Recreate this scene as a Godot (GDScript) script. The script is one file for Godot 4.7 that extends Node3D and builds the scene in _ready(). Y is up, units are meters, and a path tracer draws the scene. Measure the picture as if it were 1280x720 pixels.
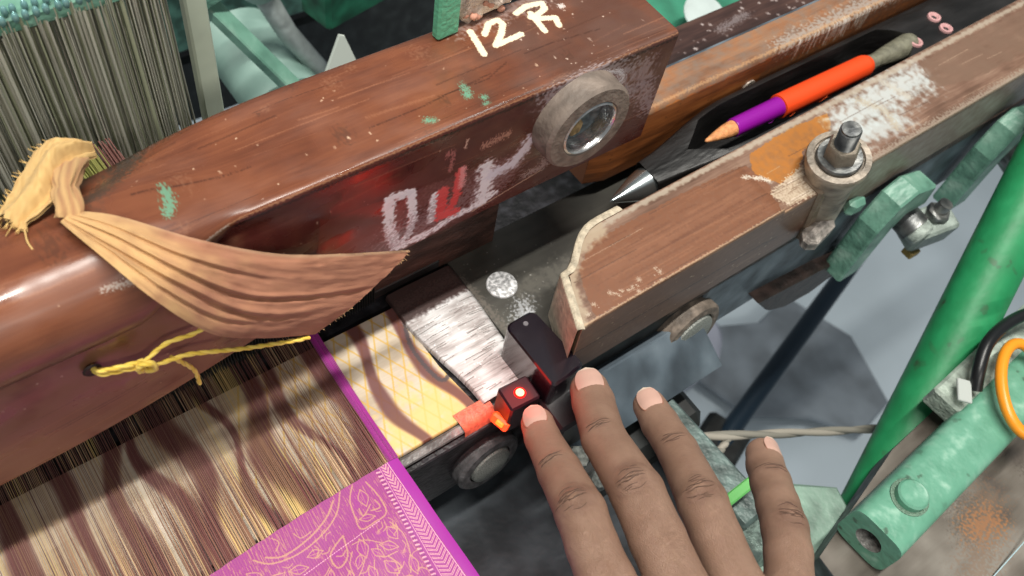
extends Node3D
# A close-up of a power loom's sley: the wooden cap, the shuttle box, the warp and the woven border, and a hand at the feeler.
# All lengths below are in "units" of S metres: x runs along the sley, y is up, z points at the weaver.

const S := 0.00128
var rng := RandomNumberGenerator.new()
var mats := {}
var speck := FastNoiseLite.new()
var mottle := FastNoiseLite.new()


func V(p: Vector3) -> Vector3:
	return p * S


# ---------------------------------------------------------------- mesh building
class Mb:
	var v := PackedVector3Array()
	var uv := PackedVector2Array()
	var col := PackedColorArray()
	var idx := PackedInt32Array()

	func add(p: Vector3, t := Vector2.ZERO, c := Color.WHITE) -> int:
		v.append(p * 0.00128)
		uv.append(t)
		col.append(c)
		return v.size() - 1

	func tri(a: int, b: int, c: int) -> void:
		idx.append(a)
		idx.append(b)
		idx.append(c)

	func quad(a: int, b: int, c: int, d: int) -> void:
		tri(a, b, c)
		tri(a, c, d)

	# rows of points; neighbours share vertices, so the sheet is smooth
	func grid(rows: Array, uvs := [], cols := [], closed := false) -> void:
		var start := v.size()
		var n: int = rows[0].size()
		for i in rows.size():
			for j in n:
				add(rows[i][j], uvs[i][j] if uvs.size() else Vector2.ZERO, cols[i][j] if cols.size() else Color.WHITE)
		for i in rows.size() - 1:
			for j in (n if closed else n - 1):
				var k := (j + 1) % n
				quad(start + i * n + j, start + i * n + k, start + (i + 1) * n + k, start + (i + 1) * n + j)

	func fan(points: Array, flip := false, c := Color.WHITE) -> void:
		var mid := Vector3.ZERO
		for p in points:
			mid += p
		mid /= points.size()
		var m := add(mid, Vector2.ZERO, c)
		var first := v.size()
		for p in points:
			add(p, Vector2.ZERO, c)
		for i in points.size():
			var k := (i + 1) % points.size()
			if flip:
				tri(m, first + k, first + i)
			else:
				tri(m, first + i, first + k)

	func box(xf: Transform3D, size: Vector3, b := 0.6) -> void:
		var h := size / 2.0
		b = minf(b, minf(h.x, minf(h.y, h.z)) * 0.9)
		for axis in 3:
			for side in [-1.0, 1.0]:
				var u := (axis + 1) % 3
				var w := (axis + 2) % 3
				var q := []
				for s in [[-1, -1], [1, -1], [1, 1], [-1, 1]]:
					var p := Vector3.ZERO
					p[axis] = side * h[axis]
					p[u] = s[0] * (h[u] - b)
					p[w] = s[1] * (h[w] - b)
					q.append(add(xf * p))
				if side > 0:
					quad(q[0], q[3], q[2], q[1])
				else:
					quad(q[0], q[1], q[2], q[3])
		for axis in 3:
			var u := (axis + 1) % 3
			var w := (axis + 2) % 3
			for su in [-1.0, 1.0]:
				for sw in [-1.0, 1.0]:
					var q := []
					for e in [[-1.0, 0], [1.0, 0], [1.0, 1], [-1.0, 1]]:
						var p := Vector3.ZERO
						p[axis] = e[0] * (h[axis] - b)
						p[u] = su * (h[u] - (b if e[1] == 1 else 0.0))
						p[w] = sw * (h[w] - (b if e[1] == 0 else 0.0))
						q.append(add(xf * p))
					if su * sw > 0:
						quad(q[0], q[3], q[2], q[1])
					else:
						quad(q[0], q[1], q[2], q[3])
		for sx in [-1.0, 1.0]:
			for sy in [-1.0, 1.0]:
				for sz in [-1.0, 1.0]:
					var a := add(xf * Vector3(sx * h.x, sy * (h.y - b), sz * (h.z - b)))
					var bb := add(xf * Vector3(sx * (h.x - b), sy * h.y, sz * (h.z - b)))
					var c := add(xf * Vector3(sx * (h.x - b), sy * (h.y - b), sz * h.z))
					if sx * sy * sz > 0:
						tri(a, c, bb)
					else:
						tri(a, bb, c)

	func tube(pts: Array, radii: Array, sides := 8, caps := true, cols := [], flat := 1.0) -> void:
		var t: Vector3 = (pts[1] - pts[0]).normalized()
		var up := Vector3.UP if absf(t.y) < 0.9 else Vector3.RIGHT
		var a := t.cross(up).normalized()
		var rows := []
		var cc := []
		for i in pts.size():
			var d: Vector3 = pts[mini(i + 1, pts.size() - 1)] - pts[maxi(i - 1, 0)]
			d = d.normalized()
			a = (a - d * a.dot(d)).normalized()
			var b := d.cross(a)
			var r: float = radii[mini(i, radii.size() - 1)]
			var row := []
			var crow := []
			for k in sides:
				var g := TAU * k / sides
				row.append(pts[i] + a * cos(g) * r + b * sin(g) * r * flat)
				crow.append(cols[mini(i, cols.size() - 1)] if cols.size() else Color.WHITE)
			rows.append(row)
			cc.append(crow)
		grid(rows, [], cc, true)
		if caps:
			fan(rows[0], true, cc[0][0])
			fan(rows[-1], false, cc[-1][0])

	# profile of (radius, height) turned round the y axis of xf; sharp turns keep hard edges
	func lathe(xf: Transform3D, prof: Array, sides := 24) -> void:
		var seg := []
		var run := [prof[0]]
		for i in range(1, prof.size()):
			run.append(prof[i])
			if i < prof.size() - 1:
				var d0: Vector2 = (prof[i] - prof[i - 1]).normalized()
				var d1: Vector2 = (prof[i + 1] - prof[i]).normalized()
				if d0.dot(d1) < 0.8:
					seg.append(run)
					run = [prof[i]]
		seg.append(run)
		for s in seg:
			var rows := []
			for p in s:
				var row := []
				for k in sides:
					var g := TAU * k / sides
					row.append(xf * Vector3(cos(g) * p.x, p.y, sin(g) * p.x))
				rows.append(row)
			grid(rows, [], [], true)

	# an outline in the xz plane of xf, thickened downwards from y = 0 to y = -depth
	func slab(outline: Array, xf: Transform3D, depth: float, b := 0.4) -> void:
		var n := outline.size()
		var mid := Vector2.ZERO
		for p in outline:
			mid += p
		mid /= n
		var inner := []
		for p in outline:
			inner.append(p - (p - mid).normalized() * b)
		var t := Geometry2D.triangulate_polygon(PackedVector2Array(inner))
		for lev in 2:
			var at := []
			for p in inner:
				at.append(add(xf * Vector3(p.x, 0.0 if lev == 0 else -depth, p.y)))
			for i in range(0, t.size(), 3):
				if lev == 0:
					tri(at[t[i]], at[t[i + 1]], at[t[i + 2]])
				else:
					tri(at[t[i]], at[t[i + 2]], at[t[i + 1]])
		for i in n:
			var k := (i + 1) % n
			var a: Vector2 = outline[i]
			var c: Vector2 = outline[k]
			var ia: Vector2 = inner[i]
			var ic: Vector2 = inner[k]
			var ys := [0.0, -b, -depth + b, -depth]
			var p0 := [ia, a, a, ia]
			var p1 := [ic, c, c, ic]
			for e in 3:
				quad(add(xf * Vector3(p0[e].x, ys[e], p0[e].y)), add(xf * Vector3(p1[e].x, ys[e], p1[e].y)), add(xf * Vector3(p1[e + 1].x, ys[e + 1], p1[e + 1].y)), add(xf * Vector3(p0[e + 1].x, ys[e + 1], p0[e + 1].y)))

	func ball(c: Vector3, r: Vector3, seg := 10, rough := 0.0, sd := 1) -> void:
		var n := FastNoiseLite.new()
		n.seed = sd
		n.frequency = 0.7
		var rows := []
		for i in seg + 1:
			var th := PI * i / seg
			var row := []
			for k in seg * 2:
				var ph := TAU * k / (seg * 2)
				var d := Vector3(sin(th) * cos(ph), cos(th), sin(th) * sin(ph))
				row.append(c + d * r * (1.0 + rough * n.get_noise_3dv(d * 2.0)))
			rows.append(row)
		grid(rows, [], [], true)

	func mesh() -> ArrayMesh:
		var n := PackedVector3Array()
		n.resize(v.size())
		for i in range(0, idx.size(), 3):
			var a := v[idx[i]]
			var f := (v[idx[i + 2]] - a).cross(v[idx[i + 1]] - a) * 1e6
			n[idx[i]] += f
			n[idx[i + 1]] += f
			n[idx[i + 2]] += f
		for i in n.size():
			n[i] = n[i].normalized() if n[i].length_squared() > 1e-20 else Vector3.UP
		var arr := []
		arr.resize(Mesh.ARRAY_MAX)
		arr[Mesh.ARRAY_VERTEX] = v
		arr[Mesh.ARRAY_NORMAL] = n
		arr[Mesh.ARRAY_TEX_UV] = uv
		arr[Mesh.ARRAY_COLOR] = col
		arr[Mesh.ARRAY_INDEX] = idx
		var m := ArrayMesh.new()
		m.add_surface_from_arrays(Mesh.PRIMITIVE_TRIANGLES, arr)
		return m


# ---------------------------------------------------------------- objects
func tag(o: Node3D, label: String, category: String, group := "") -> Node3D:
	o.set_meta("label", label)
	o.set_meta("category", category)
	o.set_meta("kind", "thing")
	if group:
		o.set_meta("group", group)
	return o


func thing(called: String, label: String, category: String, base: Vector3, group := "") -> Node3D:
	var o := Node3D.new()
	o.name = called
	add_child(o, true)
	o.position = V(base)
	return tag(o, label, category, group)


# the mesh is given in the scene's own units, wherever its parent stands
func put(called: String, mb: Mb, m: Material, parent: Node3D = null) -> MeshInstance3D:
	return put_mesh(called, mb.mesh(), m, parent)


func put_mesh(called: String, mesh: Mesh, m: Material, parent: Node3D = null) -> MeshInstance3D:
	var o := MeshInstance3D.new()
	o.name = called
	o.mesh = mesh
	o.material_override = m
	if parent:
		parent.add_child(o, true)
		var back := Vector3.ZERO
		var p: Node = parent
		while p != self:
			back += p.position
			p = p.get_parent()
		o.position = -back
	else:
		add_child(o, true)
	return o


func stuff(o: Node3D) -> void:
	o.set_meta("kind", "stuff")


func structure(o: Node3D) -> void:
	o.set_meta("kind", "structure")


# ---------------------------------------------------------------- materials
func plain(c: Color, rough: float, metal := 0.0) -> StandardMaterial3D:
	var m := StandardMaterial3D.new()
	m.albedo_color = c
	m.roughness = rough
	m.metallic = metal
	return m


func vert(rough: float, metal := 0.0, sheen := 0.0) -> StandardMaterial3D:
	var m := plain(Color.WHITE, rough, metal)
	m.vertex_color_use_as_albedo = true
	if sheen > 0:
		m.rim_enabled = true
		m.rim = sheen
		m.rim_tint = 0.6
	return m


func noise_tex(seed_: int, freq: float, octaves := 4, side := 256) -> NoiseTexture2D:
	var key := "n%d_%f_%d" % [seed_, freq, octaves]
	if mats.has(key):
		return mats[key]
	var n := FastNoiseLite.new()
	n.seed = seed_
	n.frequency = freq
	n.fractal_octaves = octaves
	var t := NoiseTexture2D.new()
	t.width = side
	t.height = side
	t.seamless = true
	t.noise = n
	mats[key] = t
	return t


# worn paint, metal or wood: colour stops over a noise, laid from three sides, with fine relief
func worn(stops: Array, at: Array, tile: float, rough: float, metal := 0.0, sd := 1, bump := 0.02, stretch := Vector3.ONE, freq := 0.011, own := false) -> StandardMaterial3D:
	var m := plain(Color.WHITE, rough, metal)
	var n := FastNoiseLite.new()
	n.frequency = freq
	n.fractal_octaves = 4
	n.fractal_gain = 0.4
	var g := Gradient.new()
	g.offsets = PackedFloat32Array(at)
	var last: Color = stops[-1]
	var key := "own%d" % sd
	if own or sd <= 19:
		n.seed = sd
		g.colors = PackedColorArray(stops)
	else:
		# alike surfaces share one of a few mottles, tinted with their own colour
		var low: float = stops[0].get_luminance() / maxf(last.get_luminance(), 0.01)
		var step := clampi(int(low * 5.0), 1, 4)
		key = "mottle%d_%d_%d" % [step, sd % 2, int(freq * 100.0)]
		n.seed = step * 2 + sd % 2
		var greys := []
		for i in at.size():
			var v := lerpf((step + 1.6) / 6.0, 1.0, float(i) / (at.size() - 1))
			greys.append(Color(v, v, v))
		g.colors = PackedColorArray(greys)
		m.albedo_color = last
	if not mats.has(key):
		var t := NoiseTexture2D.new()
		t.width = 384
		t.height = 384
		t.seamless = true
		t.noise = n
		t.color_ramp = g
		mats[key] = t
	m.albedo_texture = mats[key]
	m.uv1_triplanar = true
	m.uv1_scale = stretch / (tile * S)
	m.uv1_offset = Vector3(sd * 0.37, sd * 0.61, sd * 0.13)
	if bump > 0:
		m.heightmap_enabled = true
		m.heightmap_texture = noise_tex(7 + sd % 3, 0.06, 5)
		m.heightmap_scale = bump
	return m


# ---------------------------------------------------------------- painted surfaces
class Canvas:
	var w: int
	var h: int
	var k: float
	var o: Vector2
	var d := PackedByteArray()
	var nz := FastNoiseLite.new()

	func _init(origin: Vector2, size: Vector2, per_unit: float) -> void:
		o = origin
		k = per_unit
		w = int(size.x * k)
		h = int(size.y * k)
		d.resize(w * h * 3)
		nz.frequency = 0.12
		nz.fractal_octaves = 3

	func uv(p: Vector2) -> Vector2:
		return Vector2((p.x - o.x) * k / w, (p.y - o.y) * k / h)

	func fill(f: Callable) -> void:
		for j in h:
			for i in w:
				var c: Color = f.call(o.x + i / k, o.y + j / k)
				var a := (j * w + i) * 3
				d[a] = clampi(int(c.r * 255.0), 0, 255)
				d[a + 1] = clampi(int(c.g * 255.0), 0, 255)
				d[a + 2] = clampi(int(c.b * 255.0), 0, 255)

	# wood with its grain along the first axis
	func wood(stops: Array, at: Array, sd: int, streak := 0.55) -> void:
		var n := FastNoiseLite.new()
		n.seed = sd
		n.frequency = 0.05
		n.fractal_octaves = 4
		var a := n.get_image(maxi(w / 24, 8), h, false, false, true)
		a.resize(w, h, Image.INTERPOLATE_BILINEAR)
		n.frequency = 0.25
		n.seed = sd + 1
		var b := n.get_image(maxi(w / 10, 8), h, false, false, true)
		b.resize(w, h, Image.INTERPOLATE_BILINEAR)
		n.frequency = 0.02
		n.seed = sd + 2
		var c := n.get_image(maxi(w / 3, 8), maxi(h / 2, 8), false, false, true)
		c.resize(w, h, Image.INTERPOLATE_BILINEAR)
		var da := a.get_data()
		var db := b.get_data()
		var dc := c.get_data()
		var g := Gradient.new()
		g.offsets = PackedFloat32Array(at)
		g.colors = PackedColorArray(stops)
		var lut := []
		for i in 256:
			lut.append(g.sample(i / 255.0))
		for i in w * h:
			var t := da[i] * streak * 0.6 + db[i] * streak * 0.4 + dc[i] * (1.0 - streak)
			var q: Color = lut[clampi(int((t - 127.0) * 1.5 + 127.0), 0, 255)]
			d[i * 3] = int(q.r * 255.0)
			d[i * 3 + 1] = int(q.g * 255.0)
			d[i * 3 + 2] = int(q.b * 255.0)

	func blend(i: int, j: int, c: Color, a: float) -> void:
		var q := (j * w + i) * 3
		d[q] = int(lerpf(d[q], c.r * 255.0, a))
		d[q + 1] = int(lerpf(d[q + 1], c.g * 255.0, a))
		d[q + 2] = int(lerpf(d[q + 2], c.b * 255.0, a))

	# paint, chalk, grime or wear rubbed along a line of points: r half width, soft edge, rag how broken up it is
	func stroke(pts: Array, r: float, c: Color, alpha := 1.0, soft := 0.3, rag := 0.3, nf := 0.12, sd := 0) -> void:
		nz.seed = sd
		nz.frequency = nf * 8.0 / k
		var lo: Vector2 = pts[0]
		var hi: Vector2 = pts[0]
		for p in pts:
			lo = lo.min(p)
			hi = hi.max(p)
		var m := r * 1.6
		for j in range(maxi(0, int((lo.y - m - o.y) * k)), mini(h, int((hi.y + m - o.y) * k) + 1)):
			for i in range(maxi(0, int((lo.x - m - o.x) * k)), mini(w, int((hi.x + m - o.x) * k) + 1)):
				var p := Vector2(o.x + i / k, o.y + j / k)
				var best := 1e9
				if pts.size() == 1:
					best = p.distance_to(pts[0])
				for e in pts.size() - 1:
					var q := Geometry2D.get_closest_point_to_segment(p, pts[e], pts[e + 1])
					best = minf(best, p.distance_to(q))
				if best > m:
					continue
				var t := best / r + rag * nz.get_noise_2d(i, j) * 2.0
				var s := 1.0 - smoothstep(1.0 - soft, 1.0, t)
				if s > 0.0:
					blend(i, j, c, s * alpha)

	# a polygon of another colour, its edges and inside broken by noise
	func patch(poly: Array, c: Color, alpha := 1.0, rag := 0.3, nf := 0.1, sd := 0) -> void:
		nz.seed = sd
		nz.frequency = nf * 8.0 / k
		var pp := PackedVector2Array(poly)
		var lo: Vector2 = poly[0]
		var hi: Vector2 = poly[0]
		for p in poly:
			lo = lo.min(p)
			hi = hi.max(p)
		for j in range(maxi(0, int((lo.y - 1 - o.y) * k)), mini(h, int((hi.y + 1 - o.y) * k) + 1)):
			for i in range(maxi(0, int((lo.x - 1 - o.x) * k)), mini(w, int((hi.x + 1 - o.x) * k) + 1)):
				var v := nz.get_noise_2d(i, j)
				var p := Vector2(o.x + i / k, o.y + j / k) + Vector2(v, nz.get_noise_2d(i + 300, j)) * rag * 4.0
				if Geometry2D.is_point_in_polygon(p, pp):
					blend(i, j, c, clampf(alpha * (1.0 + rag * v * 2.0), 0.0, 1.0))

	func dots(lo: Vector2, hi: Vector2, n: int, r0: float, r1: float, c: Color, rr: RandomNumberGenerator, alpha := 0.9) -> void:
		for i in n:
			stroke([Vector2(rr.randf_range(lo.x, hi.x), rr.randf_range(lo.y, hi.y))], rr.randf_range(r0, r1), c, alpha * rr.randf_range(0.4, 1.0), 0.5, 0.4, 0.3, i)

	func texture() -> ImageTexture:
		return ImageTexture.create_from_image(Image.create_from_data(w, h, false, Image.FORMAT_RGB8, d))


func textured(cv: Canvas, rough: float, coat := 0.0) -> StandardMaterial3D:
	var m := plain(Color.WHITE, rough)
	m.albedo_texture = cv.texture()
	m.texture_repeat = false
	if coat > 0:
		m.clearcoat_enabled = true
		m.clearcoat = coat
		m.clearcoat_roughness = 0.2
	return m


func c8(r: int, g: int, b: int) -> Color:
	return Color8(r, g, b)


func lin(r: int, g: int, b: int) -> Color:
	return Color8(r, g, b).srgb_to_linear()


func xf(at: Vector3, rot := Vector3.ZERO) -> Transform3D:
	return Transform3D(Basis.from_euler(rot * PI / 180.0), at)


# a transform whose y axis points along d
func along(at: Vector3, d: Vector3) -> Transform3D:
	var y := d.normalized()
	var x := (Vector3.UP if absf(y.y) < 0.9 else Vector3.RIGHT).cross(y).normalized()
	return Transform3D(Basis(x, y, x.cross(y)), at)


func smooth_path(pts: Array, steps := 6) -> Array:
	var cv := Curve3D.new()
	for i in pts.size():
		var t: Vector3 = (pts[mini(i + 1, pts.size() - 1)] - pts[maxi(i - 1, 0)]) / 6.0
		cv.add_point(pts[i], -t, t)
	var out := []
	for i in pts.size() - 1:
		for k in steps:
			out.append(cv.sample(i, float(k) / steps))
	out.append(pts[-1])
	return out


func smooth2(pts: Array, steps := 6) -> Array:
	var p3 := []
	for p in pts:
		p3.append(Vector3(p.x, 0, p.y))
	var out := []
	for p in smooth_path(p3, steps):
		out.append(Vector2(p.x, p.z))
	return out


func hex(mb: Mb, at: Transform3D, r: float, h: float) -> void:
	mb.lathe(at, [Vector2(0, 0), Vector2(r, 0), Vector2(r, h * 0.8), Vector2(r * 0.86, h), Vector2(0, h)], 6)


# ================================================================ the scene
func _ready() -> void:
	rng.seed = 7
	speck.seed = 5
	# camera
	var cam := Camera3D.new()
	cam.name = "camera"
	cam.keep_aspect = Camera3D.KEEP_HEIGHT
	cam.near = 0.01
	cam.far = 20.0
	cam.transform = Transform3D(Basis(Vector3(0.80664423, 0.12742391, 0.57713797), Vector3(0.42477929, 0.55397973, -0.71600908), Vector3(-0.41095941, 0.82272085, 0.39273752)), V(Vector3(-58.36, 250.0, 87.06)))
	var lens := CameraAttributesPhysical.new()
	lens.frustum_focal_length = 12.0 / tan(deg_to_rad(35.342 / 2.0))
	lens.frustum_focus_distance = 0.325
	lens.exposure_aperture = 20.0
	lens.frustum_near = 0.01
	lens.frustum_far = 20.0
	add_child(cam)
	cam.attributes = lens
	cam.fov = 35.342
	cam.current = true
	# light: the workshop's tube overhead and an added front fill
	var we := WorldEnvironment.new()
	we.name = "workshop_air"
	var env := Environment.new()
	env.background_mode = Environment.BG_COLOR
	env.background_color = Color(0.58, 0.60, 0.61)
	env.background_energy_multiplier = 0.56
	env.tonemap_mode = Environment.TONE_MAPPER_LINEAR
	env.tonemap_exposure = 1.1
	env.sdfgi_enabled = true
	env.ssao_enabled = true
	env.ssil_enabled = true
	we.environment = env
	add_child(we)
	var tube := AreaLight3D.new()
	tube.name = "ceiling_tube_light"
	tube.area_size = Vector2(1.2, 0.045)
	tube.light_energy = 2.6
	tube.light_color = Color(1.0, 0.985, 0.95)
	tube.area_range = 6.0
	tube.shadow_enabled = true
	tube.position = Vector3(0.05, 1.35, 0.06)
	tube.rotation_degrees = Vector3(-90, 0, 0)
	add_child(tube)
	var tube2 := AreaLight3D.new()  # added fill from the weaver's side for the beam's dim front
	tube2.name = "front_fill_light"
	tube2.area_size = Vector2(1.2, 0.06)
	tube2.light_energy = 1.3
	tube2.light_color = Color(1.0, 0.98, 0.94)
	tube2.area_range = 6.0
	tube2.shadow_enabled = true
	tube2.position = Vector3(-0.5, 1.55, 1.7)
	tube2.rotation_degrees = Vector3(-42, -16, 0)
	add_child(tube2)
	make_materials()
	build_floor()
	build_background()
	build_cap()
	build_race()
	build_warp_and_cloth()
	build_box()
	build_shuttle()
	build_front_rail()
	build_sensor()
	build_rag()
	build_yarn()
	build_right_side()
	build_hand()


func make_materials() -> void:
	mats.steel = worn([c8(70, 72, 74), c8(120, 122, 122), c8(165, 165, 162)], [0.2, 0.5, 0.85], 30.0, 0.38, 0.8, 11, 0.01)
	mats.dull_steel = worn([c8(52, 56, 60), c8(86, 92, 98), c8(120, 126, 130)], [0.2, 0.55, 0.9], 45.0, 0.55, 0.35, 12, 0.02)
	mats.plate = worn([c8(66, 74, 82), c8(96, 108, 118), c8(124, 136, 146)], [0.2, 0.55, 0.9], 90.0, 0.45, 0.15, 13, 0.02)
	mats.black_iron = worn([c8(20, 19, 22), c8(36, 34, 38), c8(62, 62, 68)], [0.25, 0.6, 0.95], 40.0, 0.5, 0.2, 14, 0.03)
	mats.teal = worn([c8(80, 118, 104), c8(100, 146, 128), c8(116, 160, 142), c8(150, 184, 168)], [0.12, 0.36, 0.7, 0.98], 50.0, 0.42, 0.0, 15, 0.03)
	mats.tube_teal = worn([c8(62, 84, 70), c8(76, 116, 96), c8(92, 148, 124), c8(104, 160, 136), c8(150, 190, 170)], [0.06, 0.14, 0.18, 0.7, 0.98], 70.0, 0.42, 0.0, 16, 0.03, Vector3.ONE, 0.02)
	mats.green = worn([c8(60, 62, 46), c8(44, 84, 56), c8(30, 122, 74), c8(32, 136, 84), c8(48, 152, 98)], [0.05, 0.12, 0.16, 0.65, 0.98], 80.0, 0.5, 0.0, 17, 0.02, Vector3.ONE, 0.022)
	mats.deep_green = worn([c8(14, 62, 44), c8(24, 96, 70), c8(40, 120, 90)], [0.2, 0.55, 0.9], 60.0, 0.5, 0.0, 18, 0.0)
	mats.pale_green = worn([c8(128, 160, 150), c8(150, 182, 172), c8(168, 196, 186)], [0.2, 0.55, 0.9], 110.0, 0.5, 0.0, 19, 0.0)
	mats.dark = worn([c8(14, 16, 17), c8(28, 30, 32), c8(46, 50, 50)], [0.2, 0.6, 0.95], 60.0, 0.6, 0.0, 20, 0.0)
	mats.brown_rubber = worn([c8(74, 62, 54), c8(104, 90, 80), c8(140, 126, 114)], [0.2, 0.55, 0.9], 22.0, 0.62, 0.0, 21, 0.03)
	mats.bright = worn([c8(160, 160, 160), c8(205, 205, 205), c8(235, 235, 235)], [0.2, 0.5, 0.9], 18.0, 0.22, 0.9, 22, 0.01)


func build_floor() -> void:
	var mb := Mb.new()
	mb.box(xf(Vector3(0, -710, 0)), Vector3(6000, 20, 6000), 1)
	structure(put("floor", mb, worn([c8(172, 188, 202), c8(188, 204, 216), c8(200, 214, 224)], [0.2, 0.5, 0.9], 900.0, 0.45, 0.0, 31, 0.0)))


func build_background() -> void:
	# ---- heddles: fine wires hanging behind the sley cap
	var t := thing("heddle_frame", "hanging heddle wires in a shaft with a row of glassy turquoise eyelets", "heddle frame", Vector3(-40, 0, -100))
	var mb := Mb.new()
	for i in 760:
		var layer := i % 5
		var x := rng.randf_range(-92, -8.5 + layer * 1.6)
		var z := -92.0 - layer * 5.0 + rng.randf_range(-1.5, 1.5)
		var g := rng.randf_range(0.62, 1.0)
		var tint := lin(224, 222, 206) if rng.randf() < 0.7 else lin(186, 190, 160)
		var c := Color(tint.r * g, tint.g * g, tint.b * g)
		var lean := rng.randf_range(-1.6, 2.4)
		mb.tube([Vector3(x, 106, z), Vector3(x + lean * 0.15, 66, z), Vector3(x + lean, 2, z)], [rng.randf_range(0.1, 0.2) if i % 4 else rng.randf_range(0.3, 0.55)], 4, false, [c])
	stuff(put("heddle_wires", mb, vert(0.5, 0.25), t))
	mb = Mb.new()
	mb.box(xf(Vector3(-48, 104, -104), Vector3(0, 0, 0)), Vector3(104, 5, 16), 1)
	put("shaft_rail", mb, mats.teal, t)
	var eye := Mb.new()
	eye.ball(Vector3.ZERO, Vector3(0.8, 1.5, 0.8), 6)
	var em := eye.mesh()
	var gm := plain(c8(132, 178, 178), 0.1, 0.4)
	for i in 46:
		var o := put_mesh("heddle_eyelet", em, gm, t)
		o.position += V(Vector3(-62 + i * 1.15 + rng.randf_range(-0.4, 0.4), 107.5, -97 + (i % 2) * 3.0))
	# coloured ends among the wires
	mb = Mb.new()
	for i in 90:
		var k := rng.randf()
		var x := -37 + k * 10 + rng.randf_range(-2, 2)
		var c := lin(178, 178, 104) if k < 0.55 else lin(158, 112, 104)
		mb.tube([Vector3(x - 3.5, 70 - rng.randf() * 8, -89), Vector3(x + 3.0, 38, -80)], [0.22], 4, false, [c])
	var wy := put("heddle_yarn", mb, vert(0.8))
	tag(wy, "loose olive and maroon yarn ends hanging in front of the heddle wires", "yarn")
	stuff(wy)
	# the warp coming from behind
	mb = Mb.new()
	for i in 300:
		var x := -110.0 + i * 0.37
		var g := rng.randf_range(0.4, 1.0)
		mb.tube([Vector3(x, 6, -74), Vector3(x, 2, -112), Vector3(x, -4, -300)], [0.17], 4, false, [Color(0.16 * g, 0.13 * g, 0.10 * g)])
	var wb := put("back_warp", mb, vert(0.7))
	tag(wb, "dim grey brown warp yarn stretching away under the heddles", "yarn")
	stuff(wb)

	# ---- machine frame behind, from left to right
	mb = Mb.new()
	mb.box(xf(Vector3(4, 40, -112), Vector3(0, 8, -1)), Vector3(6.5, 130, 3.5), 0.6)
	var post := thing("guide_post", "pale grey green flat upright bar standing behind the wooden cap", "post", Vector3(4, -25, -112))
	put("flat_bar", mb, worn([c8(196, 210, 184), c8(210, 222, 198), c8(222, 232, 210)], [0.2, 0.5, 0.9], 70.0, 0.5, 0.0, 33, 0.0), post)
	mb = Mb.new()
	mb.box(xf(Vector3(2.0, 18, -109), Vector3(0, 8, 0)), Vector3(9, 6, 4), 0.6)
	put("foot_clamp", mb, mats.dark, post)

	var guard := thing("gear_guard", "mint green rounded sheet metal guard behind the cap", "guard", Vector3(60, -90, -235))
	mb = Mb.new()
	var rows := []
	for i in 15:
		var a := PI * i / 14.0
		rows.append([Vector3(70 + cos(a) * 20, -70 + sin(a) * 15, -262), Vector3(70 + cos(a) * 20, -70 + sin(a) * 15, -206)])
	mb.grid(rows)
	var front := []
	for i in 15:
		front.append(rows[i][1])
	mb.fan(front)
	var back := []
	for i in 15:
		back.append(rows[i][0])
	mb.fan(back, true)
	put("curved_cover", mb, mats.pale_green, guard)
	mb = Mb.new()
	mb.tube([Vector3(70, -66, -206), Vector3(70, -66, -200)], [7.0], 16)
	put("cover_cap", mb, mats.teal, guard)

	var brace := thing("diagonal_brace", "teal green diagonal brace bar next to the pale upright", "brace", Vector3(52, -50, -180))
	mb = Mb.new()
	mb.box(Transform3D(Basis.looking_at(Vector3(46, -70, 60), Vector3.UP), Vector3(44, 0, -178)), Vector3(7, 5, 120), 0.6)
	put("brace_bar", mb, mats.teal, brace)
	mb = Mb.new()
	mb.tube([Vector3(28, 36, -210), Vector3(28, 36, -204)], [8.0], 14)
	put("brace_joint", mb, mats.pale_green, brace)

	var rod := thing("link_rod", "pale grey round link rod with a knuckle joint", "rod", Vector3(85, -60, -220))
	mb = Mb.new()
	mb.tube([Vector3(72, -20, -226), Vector3(80, -42, -222), Vector3(96, -72, -216)], [5.2, 4.8, 4.8], 14)
	put("rod_shaft", mb, worn([c8(130, 146, 148), c8(166, 180, 180), c8(196, 206, 204)], [0.2, 0.5, 0.9], 40.0, 0.4, 0.2, 35, 0.0), rod)
	mb = Mb.new()
	mb.ball(Vector3(70, -14, -226), Vector3(9, 9, 9), 10)
	put("knuckle_joint", mb, mats.pale_green, rod)

	var frame := thing("loom_frame", "deep green cast frame of the loom behind the cap", "machine frame", Vector3(90, -120, -260))
	mb = Mb.new()
	mb.box(xf(Vector3(108, -14, -215), Vector3(0, 12, 0)), Vector3(40, 34, 20), 2)
	put("frame_block", mb, mats.deep_green, frame)
	mb = Mb.new()
	mb.box(xf(Vector3(60, -150, -330)), Vector3(520, 50, 30), 3)
	put("cross_rail", mb, mats.dark, frame)
	mb = Mb.new()
	mb.box(xf(Vector3(20, -70, -300)), Vector3(300, 60, 16), 3)
	put("frame_web", mb, worn([c8(20, 60, 50), c8(46, 96, 84), c8(84, 130, 118)], [0.25, 0.5, 0.85], 60.0, 0.5, 0.0, 36, 0.0), frame)
	mb = Mb.new()
	mb.box(xf(Vector3(36, 30, -190), Vector3(0, 0, 20)), Vector3(22, 26, 12), 2)
	put("bracket_plate", mb, mats.teal, frame)
	mb = Mb.new()
	mb.box(xf(Vector3(100, -130, -180)), Vector3(260, 14, 130), 3)
	put("lower_tray", mb, mats.black_iron, frame)

	var tab := thing("bent_tab", "small white bent sheet tab sticking up behind the cap", "tab", Vector3(69, -5, -160))
	mb = Mb.new()
	mb.slab([Vector2(-5, 6), Vector2(4, -7), Vector2(6, -6), Vector2(9, 6)], xf(Vector3(70, 0, -158), Vector3(70, 0, 0)), 1.6, 0.3)
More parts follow.
